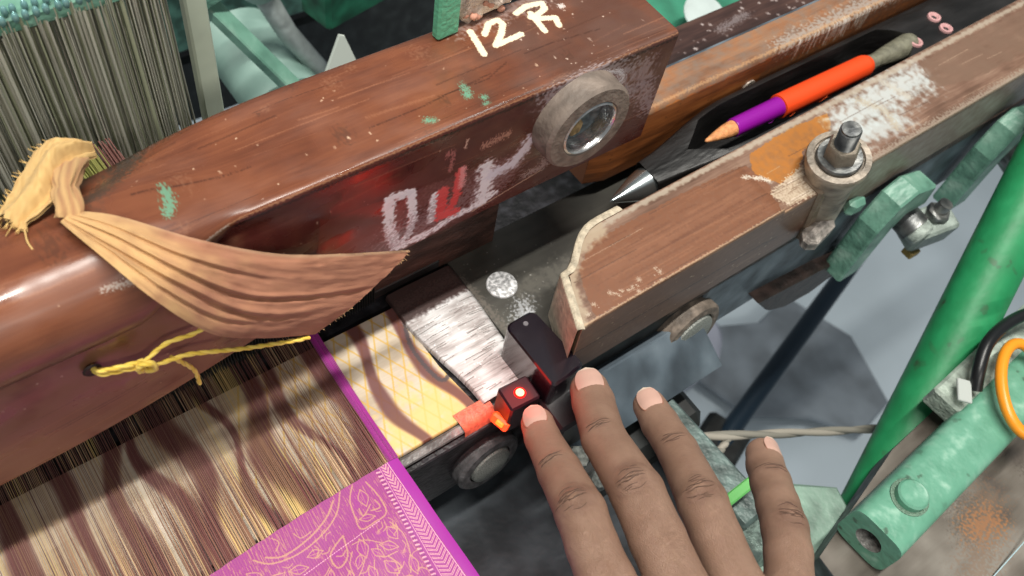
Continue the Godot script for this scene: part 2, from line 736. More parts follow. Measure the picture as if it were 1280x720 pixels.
	put("tab_plate", mb, plain(c8(196, 204, 196), 0.5), tab)

	# ---- green side panel at the top right, with a paler worn oval
	var panel := thing("side_panel", "green machine side panel with a pale oval opening past the cap's end", "panel", Vector3(255, -90, -140))
	mb = Mb.new()
	mb.slab([Vector2(-60, -70), Vector2(60, -70), Vector2(60, 60), Vector2(-60, 60)], xf(Vector3(252, -46, -150), Vector3(20, 0, 0)), 8, 1)
	put("panel_sheet", mb, worn([c8(30, 110, 84), c8(48, 140, 108), c8(70, 160, 128)], [0.2, 0.5, 0.9], 80.0, 0.45, 0.0, 37, 0.0), panel)
	mb = Mb.new()
	mb.lathe(xf(Vector3(264, -35, -133), Vector3(20, 0, 0)), [Vector2(0, 1.4), Vector2(11, 1.4), Vector2(12, 0.6), Vector2(12, 0)], 24)
	put("oval_cover", mb, worn([c8(170, 196, 198), c8(196, 216, 216), c8(214, 228, 226)], [0.2, 0.5, 0.9], 50.0, 0.4, 0.0, 38, 0.0), panel)

	# ---- the box's rear rail and strap beyond the cap's end
	var rail := thing("rear_rail", "dark brown wooden rear rail flecked with white, beyond the orange strip", "rail", Vector3(200, 0, -76))
	var cv := Canvas.new(Vector2(90, -95), Vector2(300, 60), 3.0)
	cv.wood([c8(38, 24, 22), c8(62, 42, 38), c8(86, 62, 54)], [0.15, 0.5, 0.9], 60)
	cv.dots(Vector2(130, -85), Vector2(240, -66), 70, 0.3, 1.0, c8(190, 180, 178), rng)
	cv.stroke([Vector2(190, -74), Vector2(206, -76)], 2.4, c8(140, 132, 134), 0.7, 0.8, 0.7)
	mb = Mb.new()
	var p := []
	var q := []
	for x in [112.0, 380.0]:
		p.append([Vector3(x, 4, -63.4), Vector3(x, 29, -64), Vector3(x, 30, -65), Vector3(x, 30, -83), Vector3(x, 29, -84), Vector3(x, 4, -84)])
		q.append([cv.uv(Vector2(x, -37)), cv.uv(Vector2(x, -62)), cv.uv(Vector2(x, -65)), cv.uv(Vector2(x, -83)), cv.uv(Vector2(x, -84)), cv.uv(Vector2(x, -94))])
	mb.grid(p, q)
	mb.fan([p[0][5], p[0][4], p[0][3], p[0][2], p[0][1], p[0][0]])
	put("rail_board", mb, textured(cv, 0.45), rail)


# ---------------------------------------------------------------- the sley cap
func cap_profile(x: float) -> Array:
	var t := smoothstep(-46.0, -18.0, x)       # 0: rounded hand hold, 1: square block
	var yb := lerpf(38.0, 44.5, smoothstep(-60.0, 40.0, x))
	var zb := lerpf(-30.0, -37.0, smoothstep(-90.0, 30.0, x))
	var back := lerpf(-63.0, -69.0, smoothstep(-70.0, 10.0, x))
	back = lerpf(back, -58.0, smoothstep(-60.0, -100.0, x))
	var a := [] # round
	a.append(Vector2(back, yb))
	a.append(Vector2(zb - 0.6, yb))
	a.append(Vector2(zb, yb + 0.7))
	a.append(Vector2(zb - 0.3, lerpf(yb, 78, 0.5)))
	a.append(Vector2(zb - 0.8, 77.0))
	a.append(Vector2(zb - 1.6, 78.6))
	for i in 12:
		var g := deg_to_rad(-24.0 + 112.0 * i / 11.0)
		a.append(Vector2(-41.5 + cos(g) * 13.5, 81.2 + sin(g) * 13.2))
	a.append(Vector2(-50, 93.8))
	a.append(Vector2(back + 8.0, 91.5))
	a.append(Vector2(back + 2.5, 88.0))
	a.append(Vector2(back, 82.0))
	a.append(Vector2(back, 60.0))
	var f := -36.2
	var b := []
	b.append(Vector2(back, yb))
	b.append(Vector2(zb - 0.6, yb))
	b.append(Vector2(zb, yb + 0.7))
	b.append(Vector2(zb + 0.2, lerpf(yb, 86, 0.4)))
	b.append(Vector2(zb + 0.4, 74.0))
	b.append(Vector2(lerpf(zb, f, 0.8), 80.0))
	for i in 12:
		var k := i / 11.0
		if i < 5:
			b.append(Vector2(f - 0.1 + 0.1 * i / 4.0, 82.0 + i * 1.25))
		else:
			var m := (i - 5) / 6.0
			b.append(Vector2(f - 0.5 - 6.0 * m * m - 1.2 * m, 87.6 + 0.4 * minf(1.0, m * 3.0)))
	b.append(Vector2(-50, 88.0))
	b.append(Vector2(back + 3.0, 88.0))
	b.append(Vector2(back + 1.0, 87.6))
	b.append(Vector2(back, 86.0))
	b.append(Vector2(back, 60.0))
	var out := []
	for i in a.size():
		# the scoop eats the roll away from below first
		var h := clampf((a[i].y - 76.0) / 18.0, 0.0, 1.0)
		var tt := smoothstep(-48.0 + 10.0 * h, -26.0 + 14.0 * h, x)
		out.append(a[i].lerp(b[i], lerpf(t, tt, 0.8)))
	return out


const CAP_V := [-40.0, -1.0, 0.0, 20.0, 35.0, 38.0, 40.0, 41.5, 43.0, 44.5, 46.0, 48.0, 50.0, 52.5, 55.0, 57.0, 59.0, 61.0, 64.0, 80.0, 82.0, 84.0, 100.0]


# where a point of the front face or of the top lies on the cap's painted sheet
func cap_front(x: float, y: float) -> Vector2:
	var pr := cap_profile(x)
	for i in range(2, 11):
		if y <= pr[i + 1].y:
			return Vector2(x, lerpf(CAP_V[i], CAP_V[i + 1], clampf((y - pr[i].y) / maxf(pr[i + 1].y - pr[i].y, 0.01), 0.0, 1.0)))
	return Vector2(x, 47)


func cap_top(x: float, z: float) -> Vector2:
	var pr := cap_profile(x)
	for i in range(10, 20):
		if z >= pr[i + 1].x:
			return Vector2(x, lerpf(CAP_V[i], CAP_V[i + 1], clampf((z - pr[i].x) / minf(pr[i + 1].x - pr[i].x, -0.01), 0.0, 1.0)))
	return Vector2(x, 82)


func cf(a: Array) -> Array:
	return a.map(func(p): return cap_front(p.x, p.y))


func ct(a: Array) -> Array:
	return a.map(func(p): return cap_top(p.x, p.y))


func build_cap() -> void:
	var t := thing("sley_timber", "long dark mahogany sley cap, hand lettered 12 R. and smeared with chalk", "wooden beam", Vector3(10, 38, -52))
	var cv := Canvas.new(Vector2(-112, -8), Vector2(230, 110), 5.0)
	cv.wood([c8(94, 54, 39), c8(110, 64, 45), c8(120, 71, 49), c8(130, 79, 55)], [0.05, 0.4, 0.65, 0.98], 3, 0.55)
	# old red lacquer on the front face
	cv.patch([Vector2(-30, -3), Vector2(120, -3), Vector2(120, 47), Vector2(-18, 47), Vector2(-34, 38)], c8(74, 32, 29), 0.86, 0.12, 0.02, 4)
	cv.patch([Vector2(-4, 2), Vector2(22, 1), Vector2(26, 30), Vector2(0, 36)], c8(118, 40, 32), 0.5, 0.15, 0.008, 5)
	cv.stroke([Vector2(84, 4), Vector2(108, 30)], 26.0, c8(96, 74, 70), 0.75, 0.9, 0.3, 0.01, 6)
	# dust on the lower front at the left, paler to stand in for front light
	cv.stroke([Vector2(-112, 14), Vector2(-38, 14)], 30.0, c8(134, 94, 70), 0.85, 0.7, 0.3, 0.01, 7)
	# the top: browner and dustier to the right
	cv.stroke([Vector2(86, 54), Vector2(96, 66), Vector2(100, 80)], 46.0, c8(88, 60, 50), 0.8, 0.95, 0.3, 0.01, 8)
	cv.stroke([Vector2(-45, 84), Vector2(-20, 84), Vector2(10, 85), Vector2(60, 85)], 2.6, c8(52, 40, 34), 0.7, 0.8, 0.5, 0.1, 9)
	cv.stroke([Vector2(-44, 68), Vector2(-40, 74), Vector2(-32, 82)], 5.0, c8(60, 54, 48), 0.75, 0.9, 0.4, 0.1, 10)
	# long scratches along the grain
	for i in 90:
		var x := rng.randf_range(-112, 110)
		var v := rng.randf_range(0, 84)
		cv.stroke([Vector2(x, v), Vector2(x + rng.randf_range(6, 36), v + rng.randf_range(-0.8, 0.8))], rng.randf_range(0.12, 0.4), c8(170, 118, 88) if i % 3 else c8(54, 30, 24), rng.randf_range(0.15, 0.4), 0.8, 0.5, 0.3, i)
	# hairline cracks and dents
	for i in 9:
		var x := rng.randf_range(-70, 80)
		var v := rng.randf_range(52, 80)
		cv.stroke([Vector2(x, v), Vector2(x + rng.randf_range(8, 16), v + rng.randf_range(-0.5, 0.5)), Vector2(x + rng.randf_range(18, 40), v + rng.randf_range(-1.2, 1.2))], 0.13, c8(58, 34, 26), 0.6, 0.8, 0.5, 0.3, i)
	for i in 26:
		var x := rng.randf_range(-100, 105)
		cv.stroke([Vector2(x, rng.randf_range(50, 82)), Vector2(x + rng.randf_range(-2, 2), rng.randf_range(50, 82))].slice(0, 1), rng.randf_range(0.8, 3.2), c8(70, 48, 38) if i % 2 else c8(150, 106, 82), 0.35, 0.95, 0.7, 0.1, i)
	# the scuffed step edge
	cv.stroke([Vector2(-26, 47), Vector2(118, 47.2)], 0.9, c8(156, 112, 82), 0.7, 0.7, 0.7, 0.12, 11)
	cv.stroke([Vector2(-20, 44.6), Vector2(116, 44.8)], 0.7, c8(40, 22, 20), 0.8, 0.6, 0.6, 0.1, 12)
	cv.stroke([Vector2(20, 50.0), Vector2(66, 50.4)], 0.7, c8(58, 36, 28), 0.7, 0.7, 0.7, 0.2, 13)
	cv.stroke([Vector2(-50, 51), Vector2(-34, 49), Vector2(-22, 47)], 0.9, c8(190, 180, 172), 0.8, 0.7, 0.8, 0.2, 14)
	# smeared chalk letters on the front
	var white := c8(234, 230, 236)
	var pink := c8(214, 78, 78)
	cv.patch(cf([Vector2(20, 46), Vector2(56, 47), Vector2(64, 60), Vector2(58, 66), Vector2(20, 70)]), c8(150, 110, 112), 0.3, 0.5, 0.1, 15)
	for s in [[[Vector2(19.8, 70.5), Vector2(20.2, 58.6), Vector2(22.7, 48.1)], 1.5], [[Vector2(20.3, 70.8), Vector2(25.3, 69.5)], 1.5], [[Vector2(26.5, 69.4), Vector2(27.7, 57.3), Vector2(26.7, 50.9), Vector2(23.2, 48.5)], 1.2], [[Vector2(23.4, 47.5), Vector2(32.6, 47.0), Vector2(40.5, 49.2), Vector2(51.4, 49.7), Vector2(54.5, 51.4)], 1.5], [[Vector2(34.2, 63.5), Vector2(33.8, 52.7)], 1.2]]:
		cv.stroke(cf(s[0]), s[1] * 1.6, white, 1.0, 0.5, 0.26, 0.05, 16)
	cv.stroke(cf([Vector2(24, 53), Vector2(40, 54), Vector2(56, 58)]), 9.0, c8(150, 128, 132), 0.55, 0.95, 0.8, 0.08, 91)
	cv.stroke(cf([Vector2(50.4, 66), Vector2(51.5, 60), Vector2(50.9, 52)]), 4.0, white, 0.95, 0.7, 0.3, 0.05, 17)
	cv.stroke(cf([Vector2(53.3, 60.8), Vector2(60.9, 61.6), Vector2(64.1, 67.1), Vector2(65, 69)]), 3.8, c8(214, 208, 220), 0.95, 0.7, 0.3, 0.05, 18)
	cv.stroke(cf([Vector2(36.7, 63.7), Vector2(37.0, 52.1), Vector2(41.6, 51.4)]), 2.3, pink, 0.95, 0.5, 0.3, 0.06, 19)
	cv.stroke(cf([Vector2(41.9, 68.9), Vector2(41.4, 57.5), Vector2(38.9, 52.0)]), 2.0, pink, 0.95, 0.5, 0.3, 0.06, 20)
	cv.stroke(cf([Vector2(42.6, 69.5), Vector2(42.9, 62)]), 1.4, c8(226, 160, 160), 0.8, 0.5, 0.5, 0.16, 20)
	cv.stroke(cf([Vector2(36.9, 77.8), Vector2(38.8, 77.6), Vector2(38.2, 70.9)]), 0.7, c8(190, 120, 116), 0.7, 0.5, 0.9, 0.2, 21)
	cv.stroke(cf([Vector2(42.7, 80.7), Vector2(42.3, 77.9)]), 0.5, c8(216, 180, 160), 0.9, 0.5, 0.6, 0.2, 22)
	cv.stroke(cf([Vector2(48.4, 74.7), Vector2(52.2, 75.2), Vector2(56.5, 75.7)]), 0.8, c8(200, 152, 130), 0.7, 0.5, 0.9, 0.2, 23)
	cv.stroke(cf([Vector2(66.5, 53.4), Vector2(72.3, 53.6), Vector2(72.8, 58.5)]), 2.2, c8(176, 158, 156), 0.75, 0.7, 0.8, 0.12, 24)
	cv.stroke(cf([Vector2(69.3, 84), Vector2(83.4, 86.9), Vector2(95.3, 80.1), Vector2(98.9, 70)]), 7.0, c8(176, 166, 172), 0.7, 0.95, 0.5, 0.06, 25)
	cv.stroke(cf([Vector2(86, 84.5), Vector2(93, 82), Vector2(95.3, 78.1)]), 1.2, c8(228, 226, 232), 0.8, 0.6, 0.8, 0.2, 26)
	cv.stroke(cf([Vector2(103.1, 79.1), Vector2(112.2, 59.1)]), 6.0, c8(156, 138, 142), 0.8, 0.95, 0.5, 0.06, 27)
	cv.stroke(cf([Vector2(48, 47.5), Vector2(72, 52)]), 0.4, c8(190, 160, 138), 0.8, 0.5, 0.6, 0.2, 28)
	# the white lettering on the top: 12 R.
	var cream := c8(236, 228, 198)
	cv.stroke(ct([Vector2(58, -66), Vector2(72, -66), Vector2(86, -66)]), 5.0, c8(180, 168, 168), 0.5, 0.95, 0.5, 0.06, 29)
	for s in [[Vector2(60.8, -63.0), Vector2(59.1, -54.1)], [Vector2(63.7, -60.4), Vector2(66.9, -63.3), Vector2(70.1, -63.6), Vector2(70.4, -61.5), Vector2(68.0, -58.7), Vector2(63.9, -55.4), Vector2(72.5, -55.9)], [Vector2(79.9, -61.6), Vector2(79.2, -54.0)], [Vector2(76.3, -63.4), Vector2(80.6, -64.6), Vector2(85.3, -63.7), Vector2(84.7, -61.4), Vector2(80.3, -59.9), Vector2(78.9, -60.3)], [Vector2(79.7, -59.1), Vector2(85.1, -57.1), Vector2(84.1, -54.0)]]:
		cv.stroke(ct(s), 1.12, cream, 0.97, 0.25, 0.14, 0.2, 30)
	cv.stroke(ct([Vector2(89.6, -60.1)]), 1.3, c8(220, 212, 208), 0.85, 0.4, 0.4, 0.2, 31)
	# green paint runs and spots
	var gp := c8(104, 158, 132)
	cv.stroke(ct([Vector2(-29.6, -46.9), Vector2(-30.4, -44), Vector2(-32.0, -40.6)]), 1.2, gp, 0.85, 0.4, 0.6, 0.2, 32)
	for p in [Vector2(47.6, -45.6), Vector2(46.8, -43.4), Vector2(50.1, -41.0), Vector2(49.4, -38.9), Vector2(33.2, -41.2), Vector2(34.6, -40.4)]:
		cv.stroke(ct([p]), 1.1, gp, 0.9, 0.4, 0.8, 0.3, int(p.x * 3))
	cv.dots(Vector2(70, 50), Vector2(112, 82), 46, 0.15, 0.5, c8(210, 190, 176), rng)
	cv.dots(Vector2(-60, 50), Vector2(70, 82), 50, 0.12, 0.42, c8(214, 186, 160), rng)
	cv.dots(Vector2(-110, 2), Vector2(110, 40), 70, 0.1, 0.35, c8(190, 160, 140), rng)
	# the beam itself
	var mb := Mb.new()
	var xs := []
	var x := -110.0
	while x < 113.0:
		xs.append(x)
		x += 2.0 if x > -54 and x < -8 else 8.0
	xs.append(113.5)
	var cuts := [[0, 1], [1, 2], [2, 4], [4, 5], [5, 18], [18, 19], [19, 22]]
	for cut in [[0, 2], [2, 5], [5, 22]]:
		var rows := []
		var uvs := []
		for xx in xs:
			var pr := cap_profile(xx)
			var r := []
			var u := []
			for i in range(cut[0], cut[1] + 1):
				r.append(Vector3(xx, pr[i].y + (speck.get_noise_2d(xx * 3.0, i * 9.0) * 0.25 if i > 9 and i < 16 else 0.0), pr[i].x))
				u.append(cv.uv(Vector2(xx, CAP_V[i])))
			rows.append(r)
			uvs.append(u)
		mb.grid(rows, uvs)
	var last := cap_profile(113.5)
	var end := []
	var endc := cap_profile(113.5)
	var start := mb.v.size()
	var pts := PackedVector2Array(last)
	for i in last.size():
		mb.add(Vector3(113.5, last[i].y, last[i].x), cv.uv(Vector2(112 + (i % 3), 10 + i)))
	var tr := Geometry2D.triangulate_polygon(pts)
	for i in range(0, tr.size(), 3):
		mb.tri(start + tr[i], start + tr[i + 1], start + tr[i + 2])
	var wm := textured(cv, 0.42, 0.12)
	wm.roughness_texture = noise_tex(70, 0.03, 5)
	wm.roughness = 0.75
	wm.heightmap_enabled = true
	wm.heightmap_texture = wm.albedo_texture
	wm.heightmap_scale = 0.02
	put("beam", mb, wm, t)
	# the hollow ring on the front face
	var ring := thing("bush_ring", "grey brown ring bush with a shiny bore on the cap's front face", "ring", Vector3(79, 73, -36))
	var rx := along(Vector3(79.6, 72.6, -37.5), Vector3(0, 0, 1))
	mb = Mb.new()
	mb.lathe(rx, [Vector2(14.6, 0), Vector2(14.4, 7.2), Vector2(13.6, 8.2), Vector2(9.6, 8.4), Vector2(9.2, 8.0)], 48)
	put("ring_body", mb, worn([c8(112, 96, 84), c8(122, 106, 94), c8(136, 122, 112)], [0.2, 0.5, 0.9], 26.0, 0.6, 0.0, 41, 0.02), ring)
	mb = Mb.new()
	mb.lathe(rx, [Vector2(9.2, 8.2), Vector2(8.6, 8.5), Vector2(8.0, 7.6), Vector2(7.6, 3.0)], 48)
	put("bore_lip", mb, mats.bright, ring)
	mb = Mb.new()
	mb.lathe(rx, [Vector2(7.6, 3.4), Vector2(5.0, 2.4), Vector2(0, 2.0)], 32)
	put("bore_bottom", mb, worn([c8(50, 58, 62), c8(96, 112, 118), c8(170, 180, 184)], [0.25, 0.5, 0.85], 14.0, 0.25, 0.6, 42, 0.0), ring)
	mb = Mb.new()
	hex(mb, along(Vector3(77.6, 70.4, -35.2), Vector3(0.1, 0.2, 1)), 3.0, 2.4)
	put("screw_head", mb, worn([c8(96, 70, 44), c8(150, 116, 70), c8(190, 160, 110)], [0.2, 0.5, 0.9], 10.0, 0.5, 0.3, 43, 0.02), ring)
	# things standing against the cap's back edge
	var flat := thing("frame_bar", "flat bright green bar standing on the cap's back edge", "bar", Vector3(57.5, 88, -74))
	mb = Mb.new()
	mb.box(xf(Vector3(54.2, 108.2, -65.2), Vector3(0, 4, 0)), Vector3(7.2, 40, 3.0), 0.6)
	put("green_bar", mb, worn([c8(80, 170, 132), c8(92, 184, 144), c8(108, 194, 156)], [0.2, 0.5, 0.9], 30.0, 0.45, 0.0, 44, 0.02), flat)
	var block := thing("picker_block", "chipped peach coloured block with flaking paint beside the green bar", "block", Vector3(70, 88, -74))
	mb = Mb.new()
	rows_block(mb)
	put("block_body", mb, worn([c8(196, 148, 124), c8(214, 162, 138), c8(226, 182, 160), c8(236, 214, 198)], [0.2, 0.42, 0.6, 0.9], 26.0, 0.75, 0.0, 45, 0.08), block)
	mb = Mb.new()
	for i in 7:
		mb.ball(Vector3(61 + i * 2.0, 89 + rng.randf() * 5, -66.4 + rng.randf() * 1.6), Vector3(1.3, 0.9, 0.9) * rng.randf_range(0.6, 1.2), 5, 0.5, i)
	put("paint_flakes", mb, plain(c8(206, 150, 128), 0.8), block)


# a rough broken lump, squarish, with chipped faces
func rows_block(mb: Mb) -> void:
	var n := FastNoiseLite.new()
	n.seed = 46
	n.frequency = 0.16
	var rows := []
	for i in 19:
		var th := PI * i / 18.0
		var row := []
		for k in 40:
			var ph := TAU * k / 40.0
			var d := Vector3(sin(th) * cos(ph), cos(th), sin(th) * sin(ph))
			var sq := pow(pow(absf(d.x), 5.0) + pow(absf(d.y), 5.0) + pow(absf(d.z), 5.0), -0.2)
			var p := d * sq * Vector3(9.5, 8.0, 4.6)
			p += d * (n.get_noise_3dv(p) * 3.4 + n.get_noise_3dv(p * 3.0) * 1.2)
			row.append(Vector3(67.0, 96.5, -69.6) + p)
		rows.append(row)
	mb.grid(rows, [], [], true)


# ---------------------------------------------------------------- race board
const SHADOW_BANDS := [-118.0, -105.0, -93.0, -81.0, -66.0, -57.0, -48.0, -36.5, -26.0, -15.0, -3.5, 11.5, 25.0]


# how strongly the painted shadow bands show at a place of the warp and the race board: 0 to 1
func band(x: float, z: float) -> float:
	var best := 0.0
	for i in SHADOW_BANDS.size():
		var c: float = SHADOW_BANDS[i] + sin(z * 0.11 + i * 1.7) * 1.6 + sin(z * 0.047 + i * 2.9) * 1.8
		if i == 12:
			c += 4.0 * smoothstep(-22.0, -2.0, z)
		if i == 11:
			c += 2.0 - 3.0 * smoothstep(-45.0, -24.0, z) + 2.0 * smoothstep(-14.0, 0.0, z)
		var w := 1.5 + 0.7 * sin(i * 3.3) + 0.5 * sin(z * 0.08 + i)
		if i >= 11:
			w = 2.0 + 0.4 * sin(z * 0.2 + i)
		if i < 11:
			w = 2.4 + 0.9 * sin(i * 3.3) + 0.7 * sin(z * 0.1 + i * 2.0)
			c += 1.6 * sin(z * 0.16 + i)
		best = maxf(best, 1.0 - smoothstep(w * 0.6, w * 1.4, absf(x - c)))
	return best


func build_race() -> void:
	var t := thing("race_board", "race board topped with cream lozenge strip, worn wood and dark channel", "race board", Vector3(20, -6, -25))
	# cream strip under the warp
	var cv := Canvas.new(Vector2(-130, -50), Vector2(162, 50), 5.0)
	cv.wood([c8(176, 160, 140), c8(198, 184, 164), c8(212, 198, 182)], [0.1, 0.5, 0.9], 81, 0.4)
	# yellow lozenges
	for i in 16:
		for d in [1, -1]:
			var x0 := -24.0 + i * 4.6
			cv.stroke([Vector2(x0, -50), Vector2(x0 + d * 23.0, 0)], 0.34, c8(204, 160, 66), 0.7, 0.5, 0.2, 0.2, i)
	cv.stroke([Vector2(12, -4), Vector2(32, -10)], 17.0, c8(222, 192, 112), 0.75, 0.8, 0.4, 0.02, 3)
	var dk := c8(92, 46, 46)  # wavy shadow bands, coloured into the strip
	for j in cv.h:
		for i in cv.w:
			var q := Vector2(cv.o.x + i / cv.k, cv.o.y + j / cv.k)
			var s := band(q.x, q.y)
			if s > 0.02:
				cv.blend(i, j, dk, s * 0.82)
	# the painted shadow bands' loop at the right end
	var loop := smooth2([Vector2(29.5, -42), Vector2(25.5, -30), Vector2(26.5, -17), Vector2(29.5, -15.5), Vector2(32, -20), Vector2(31.5, -34)], 5)
	cv.stroke(loop, 0.9, c8(70, 62, 66), 0.85, 0.5, 0.3, 0.2, 5)
	var mb := Mb.new()
	var rows := []
	var uvs := []
	for x in [-130.0, -60.0, 0.0, 28.6]:
		var r := []
		var u := []
		for p in [[-46.5, -1.0], [-46.0, 0.0], [-20.0, 0.0], [-1.6, 0.0], [-1.0, -0.4], [-1.0, -2.0]]:
			r.append(Vector3(x + (3.4 * smoothstep(-28.0, -2.0, p[0]) if x > 20 else 0.0), p[1], p[0]))
			u.append(cv.uv(Vector2(x + (3.4 * smoothstep(-28.0, -2.0, p[0]) if x > 20 else 0.0), p[0])))
		rows.append(r)
		uvs.append(u)
	mb.grid(rows, uvs)
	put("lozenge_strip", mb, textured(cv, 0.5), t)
	# worn, fibrous pale wood
	mb = Mb.new()
	cv = Canvas.new(Vector2(26, -50), Vector2(30, 52), 8.0)
	cv.wood([c8(148, 140, 138), c8(186, 181, 180), c8(210, 208, 208), c8(232, 233, 235)], [0.1, 0.4, 0.65, 0.95], 83, 0.55)
	cv.dots(Vector2(28, -36), Vector2(54, -2), 160, 0.1, 0.35, c8(236, 240, 244), rng)
	for i in 110:
		var x := rng.randf_range(27, 52)
		var z := rng.randf_range(-40, -2)
		cv.stroke([Vector2(x, z), Vector2(x + rng.randf_range(2, 8), z + rng.randf_range(-0.6, 0.6))], rng.randf_range(0.1, 0.25), c8(92, 84, 80) if i % 2 else c8(232, 232, 232), 0.6, 0.6, 0.4, 0.3, i)
	cv.stroke([Vector2(24, -45), Vector2(58, -46)], 8.5, c8(58, 42, 40), 0.95, 0.3, 0.06, 0.06, 9)  # shade under the cap, painted in dark brown
	cv.stroke([Vector2(26, -44), Vector2(56, -45)], 3.0, c8(96, 78, 74), 0.5, 0.9, 0.9, 0.12, 10)
	rows = []
	uvs = []
	for i in 15:
		var z := -50.0 + 48.6 * i / 14.0
		var k := smoothstep(-40.0, -2.0, z)
		var x0 := 28.0 + 5.4 * k
		var x1 := 53.6 - 1.6 * k
		var r := []
		var u := []
		for p in [[x0, -0.5], [x0 + 0.2, 1.3], [x0 + 0.8, 1.8], [lerpf(x0, x1, 0.3), 1.9 + rng.randf() * 0.2], [lerpf(x0, x1, 0.6), 1.9 + rng.randf() * 0.2], [x1 - 2.2, 1.8], [x1 - 1.0, 1.4], [x1, 0.2], [x1, -2.0]]:
			r.append(Vector3(p[0], p[1], z))
			u.append(cv.uv(Vector2(p[0], z)))
		rows.append(r)
		uvs.append(u)
	mb.grid(rows, uvs)
	var lastr: Array = rows[-1].duplicate()
	lastr.append(Vector3(33.4, -2.0, -1.4))
	mb.fan(lastr)
	var fm := textured(cv, 0.4)
	fm.heightmap_enabled = true
	fm.heightmap_texture = fm.albedo_texture
	fm.heightmap_scale = 0.04
	put("worn_block", mb, fm, t)
	# channel floor
	mb = Mb.new()
	mb.box(xf(Vector3(200, -3.4, -33)), Vector3(292.8, 6, 44), 0.5)
	put("channel_floor", mb, worn([c8(66, 65, 61), c8(76, 75, 70), c8(88, 86, 80)], [0.2, 0.55, 0.9], 90.0, 0.42, 0.1, 84, 0.02), t)
	cv = Canvas.new(Vector2(53, -56), Vector2(80, 46), 5.0)
	cv.wood([c8(60, 58, 54), c8(72, 70, 65), c8(84, 82, 76)], [0.1, 0.5, 0.9], 84, 0.3)
	cv.stroke([Vector2(57, -13), Vector2(61, -20), Vector2(66, -25)], 4.2, c8(176, 178, 182), 0.85, 0.95, 0.7, 0.08, 4)
	cv.stroke([Vector2(62, -14), Vector2(66, -22)], 2.2, c8(214, 216, 222), 0.8, 0.9, 0.7, 0.1, 5)
	cv.stroke([Vector2(54, -44), Vector2(56, -14)], 2.0, c8(120, 112, 104), 0.6, 0.9, 0.6, 0.1, 6)
	cv.stroke([Vector2(70, -30), Vector2(96, -30)], 6.0, c8(104, 100, 92), 0.5, 0.95, 0.5, 0.04, 7)
	cv.dots(Vector2(54, -50), Vector2(90, -12), 60, 0.1, 0.35, c8(170, 168, 162), rng)
	mb = Mb.new()
	mb.quad(mb.add(Vector3(53.6, -0.34, -55), cv.uv(Vector2(53.6, -55))), mb.add(Vector3(132, -0.34, -55), cv.uv(Vector2(132, -55))), mb.add(Vector3(132, -0.34, -11), cv.uv(Vector2(132, -11))), mb.add(Vector3(53.6, -0.34, -11), cv.uv(Vector2(53.6, -11))))
	put("channel_sheet", mb, textured(cv, 0.38), t)
	mb = Mb.new()
	mb.lathe(xf(Vector3(64.4, -0.3, -35.2)), [Vector2(5.4, 0), Vector2(5.2, 0.5), Vector2(4.6, 0.75), Vector2(0, 0.8)], 28)
	put("rivet", mb, worn([c8(140, 142, 144), c8(206, 208, 210), c8(244, 244, 246)], [0.2, 0.5, 0.75], 14.0, 0.4, 0.1, 85, 0.03, Vector3.ONE, 0.02), t)
	# board body and its grey front chamfer
	mb = Mb.new()
	mb.box(xf(Vector3(-35, -8.2, -29)), Vector3(176, 12, 58), 0.5)
	put("board_body", mb, mats.black_iron, t)
	mb = Mb.new()
	mb.box(xf(Vector3(-35, -2.6, 0.6), Vector3(22, 0, 0)), Vector3(172, 3.0, 3.0), 0.5)
	put("front_lip", mb, worn([c8(84, 80, 78), c8(118, 114, 112), c8(146, 142, 140)], [0.2, 0.5, 0.9], 30.0, 0.4, 0.3, 86, 0.02), t)
	# the reed and its end piece under the cap
	var reed := thing("reed", "reed of fine dark dents standing in shade under the cap", "reed", Vector3(-20, 0, -50))
	mb = Mb.new()
	for i in 150:
		mb.box(xf(Vector3(-110 + i * 0.9, 22, -51.5)), Vector3(0.25, 44, 2.4), 0.05)
	stuff(put("dents", mb, mats.dark, reed))
	mb = Mb.new()
	mb.box(xf(Vector3(48, 21, -56)), Vector3(50, 44, 8), 0.8)
	put("end_board", mb, worn([c8(40, 24, 22), c8(62, 40, 36), c8(84, 60, 52)], [0.2, 0.5, 0.9], 30.0, 0.55, 0.0, 87, 0.03, Vector3(0.4, 1, 1)), reed)
	mb = Mb.new()
	mb.box(xf(Vector3(-30, 2.4, -53.6)), Vector3(160, 4, 4), 0.5)
	put("bottom_baulk", mb, mats.dark, reed)
	mb = Mb.new()
	mb.box(xf(Vector3(-50, 14, -59.5)), Vector3(150, 56, 2), 0.4)
	put("dark_backing", mb, mats.dark, reed)  # dark sheet added so no bright floor shows between the dents


# ---------------------------------------------------------------- warp and cloth
func fell(x: float) -> float:
	return -0.4 + 0.00075 * x * x * 0.9 + sin(x * 0.9) * 0.08


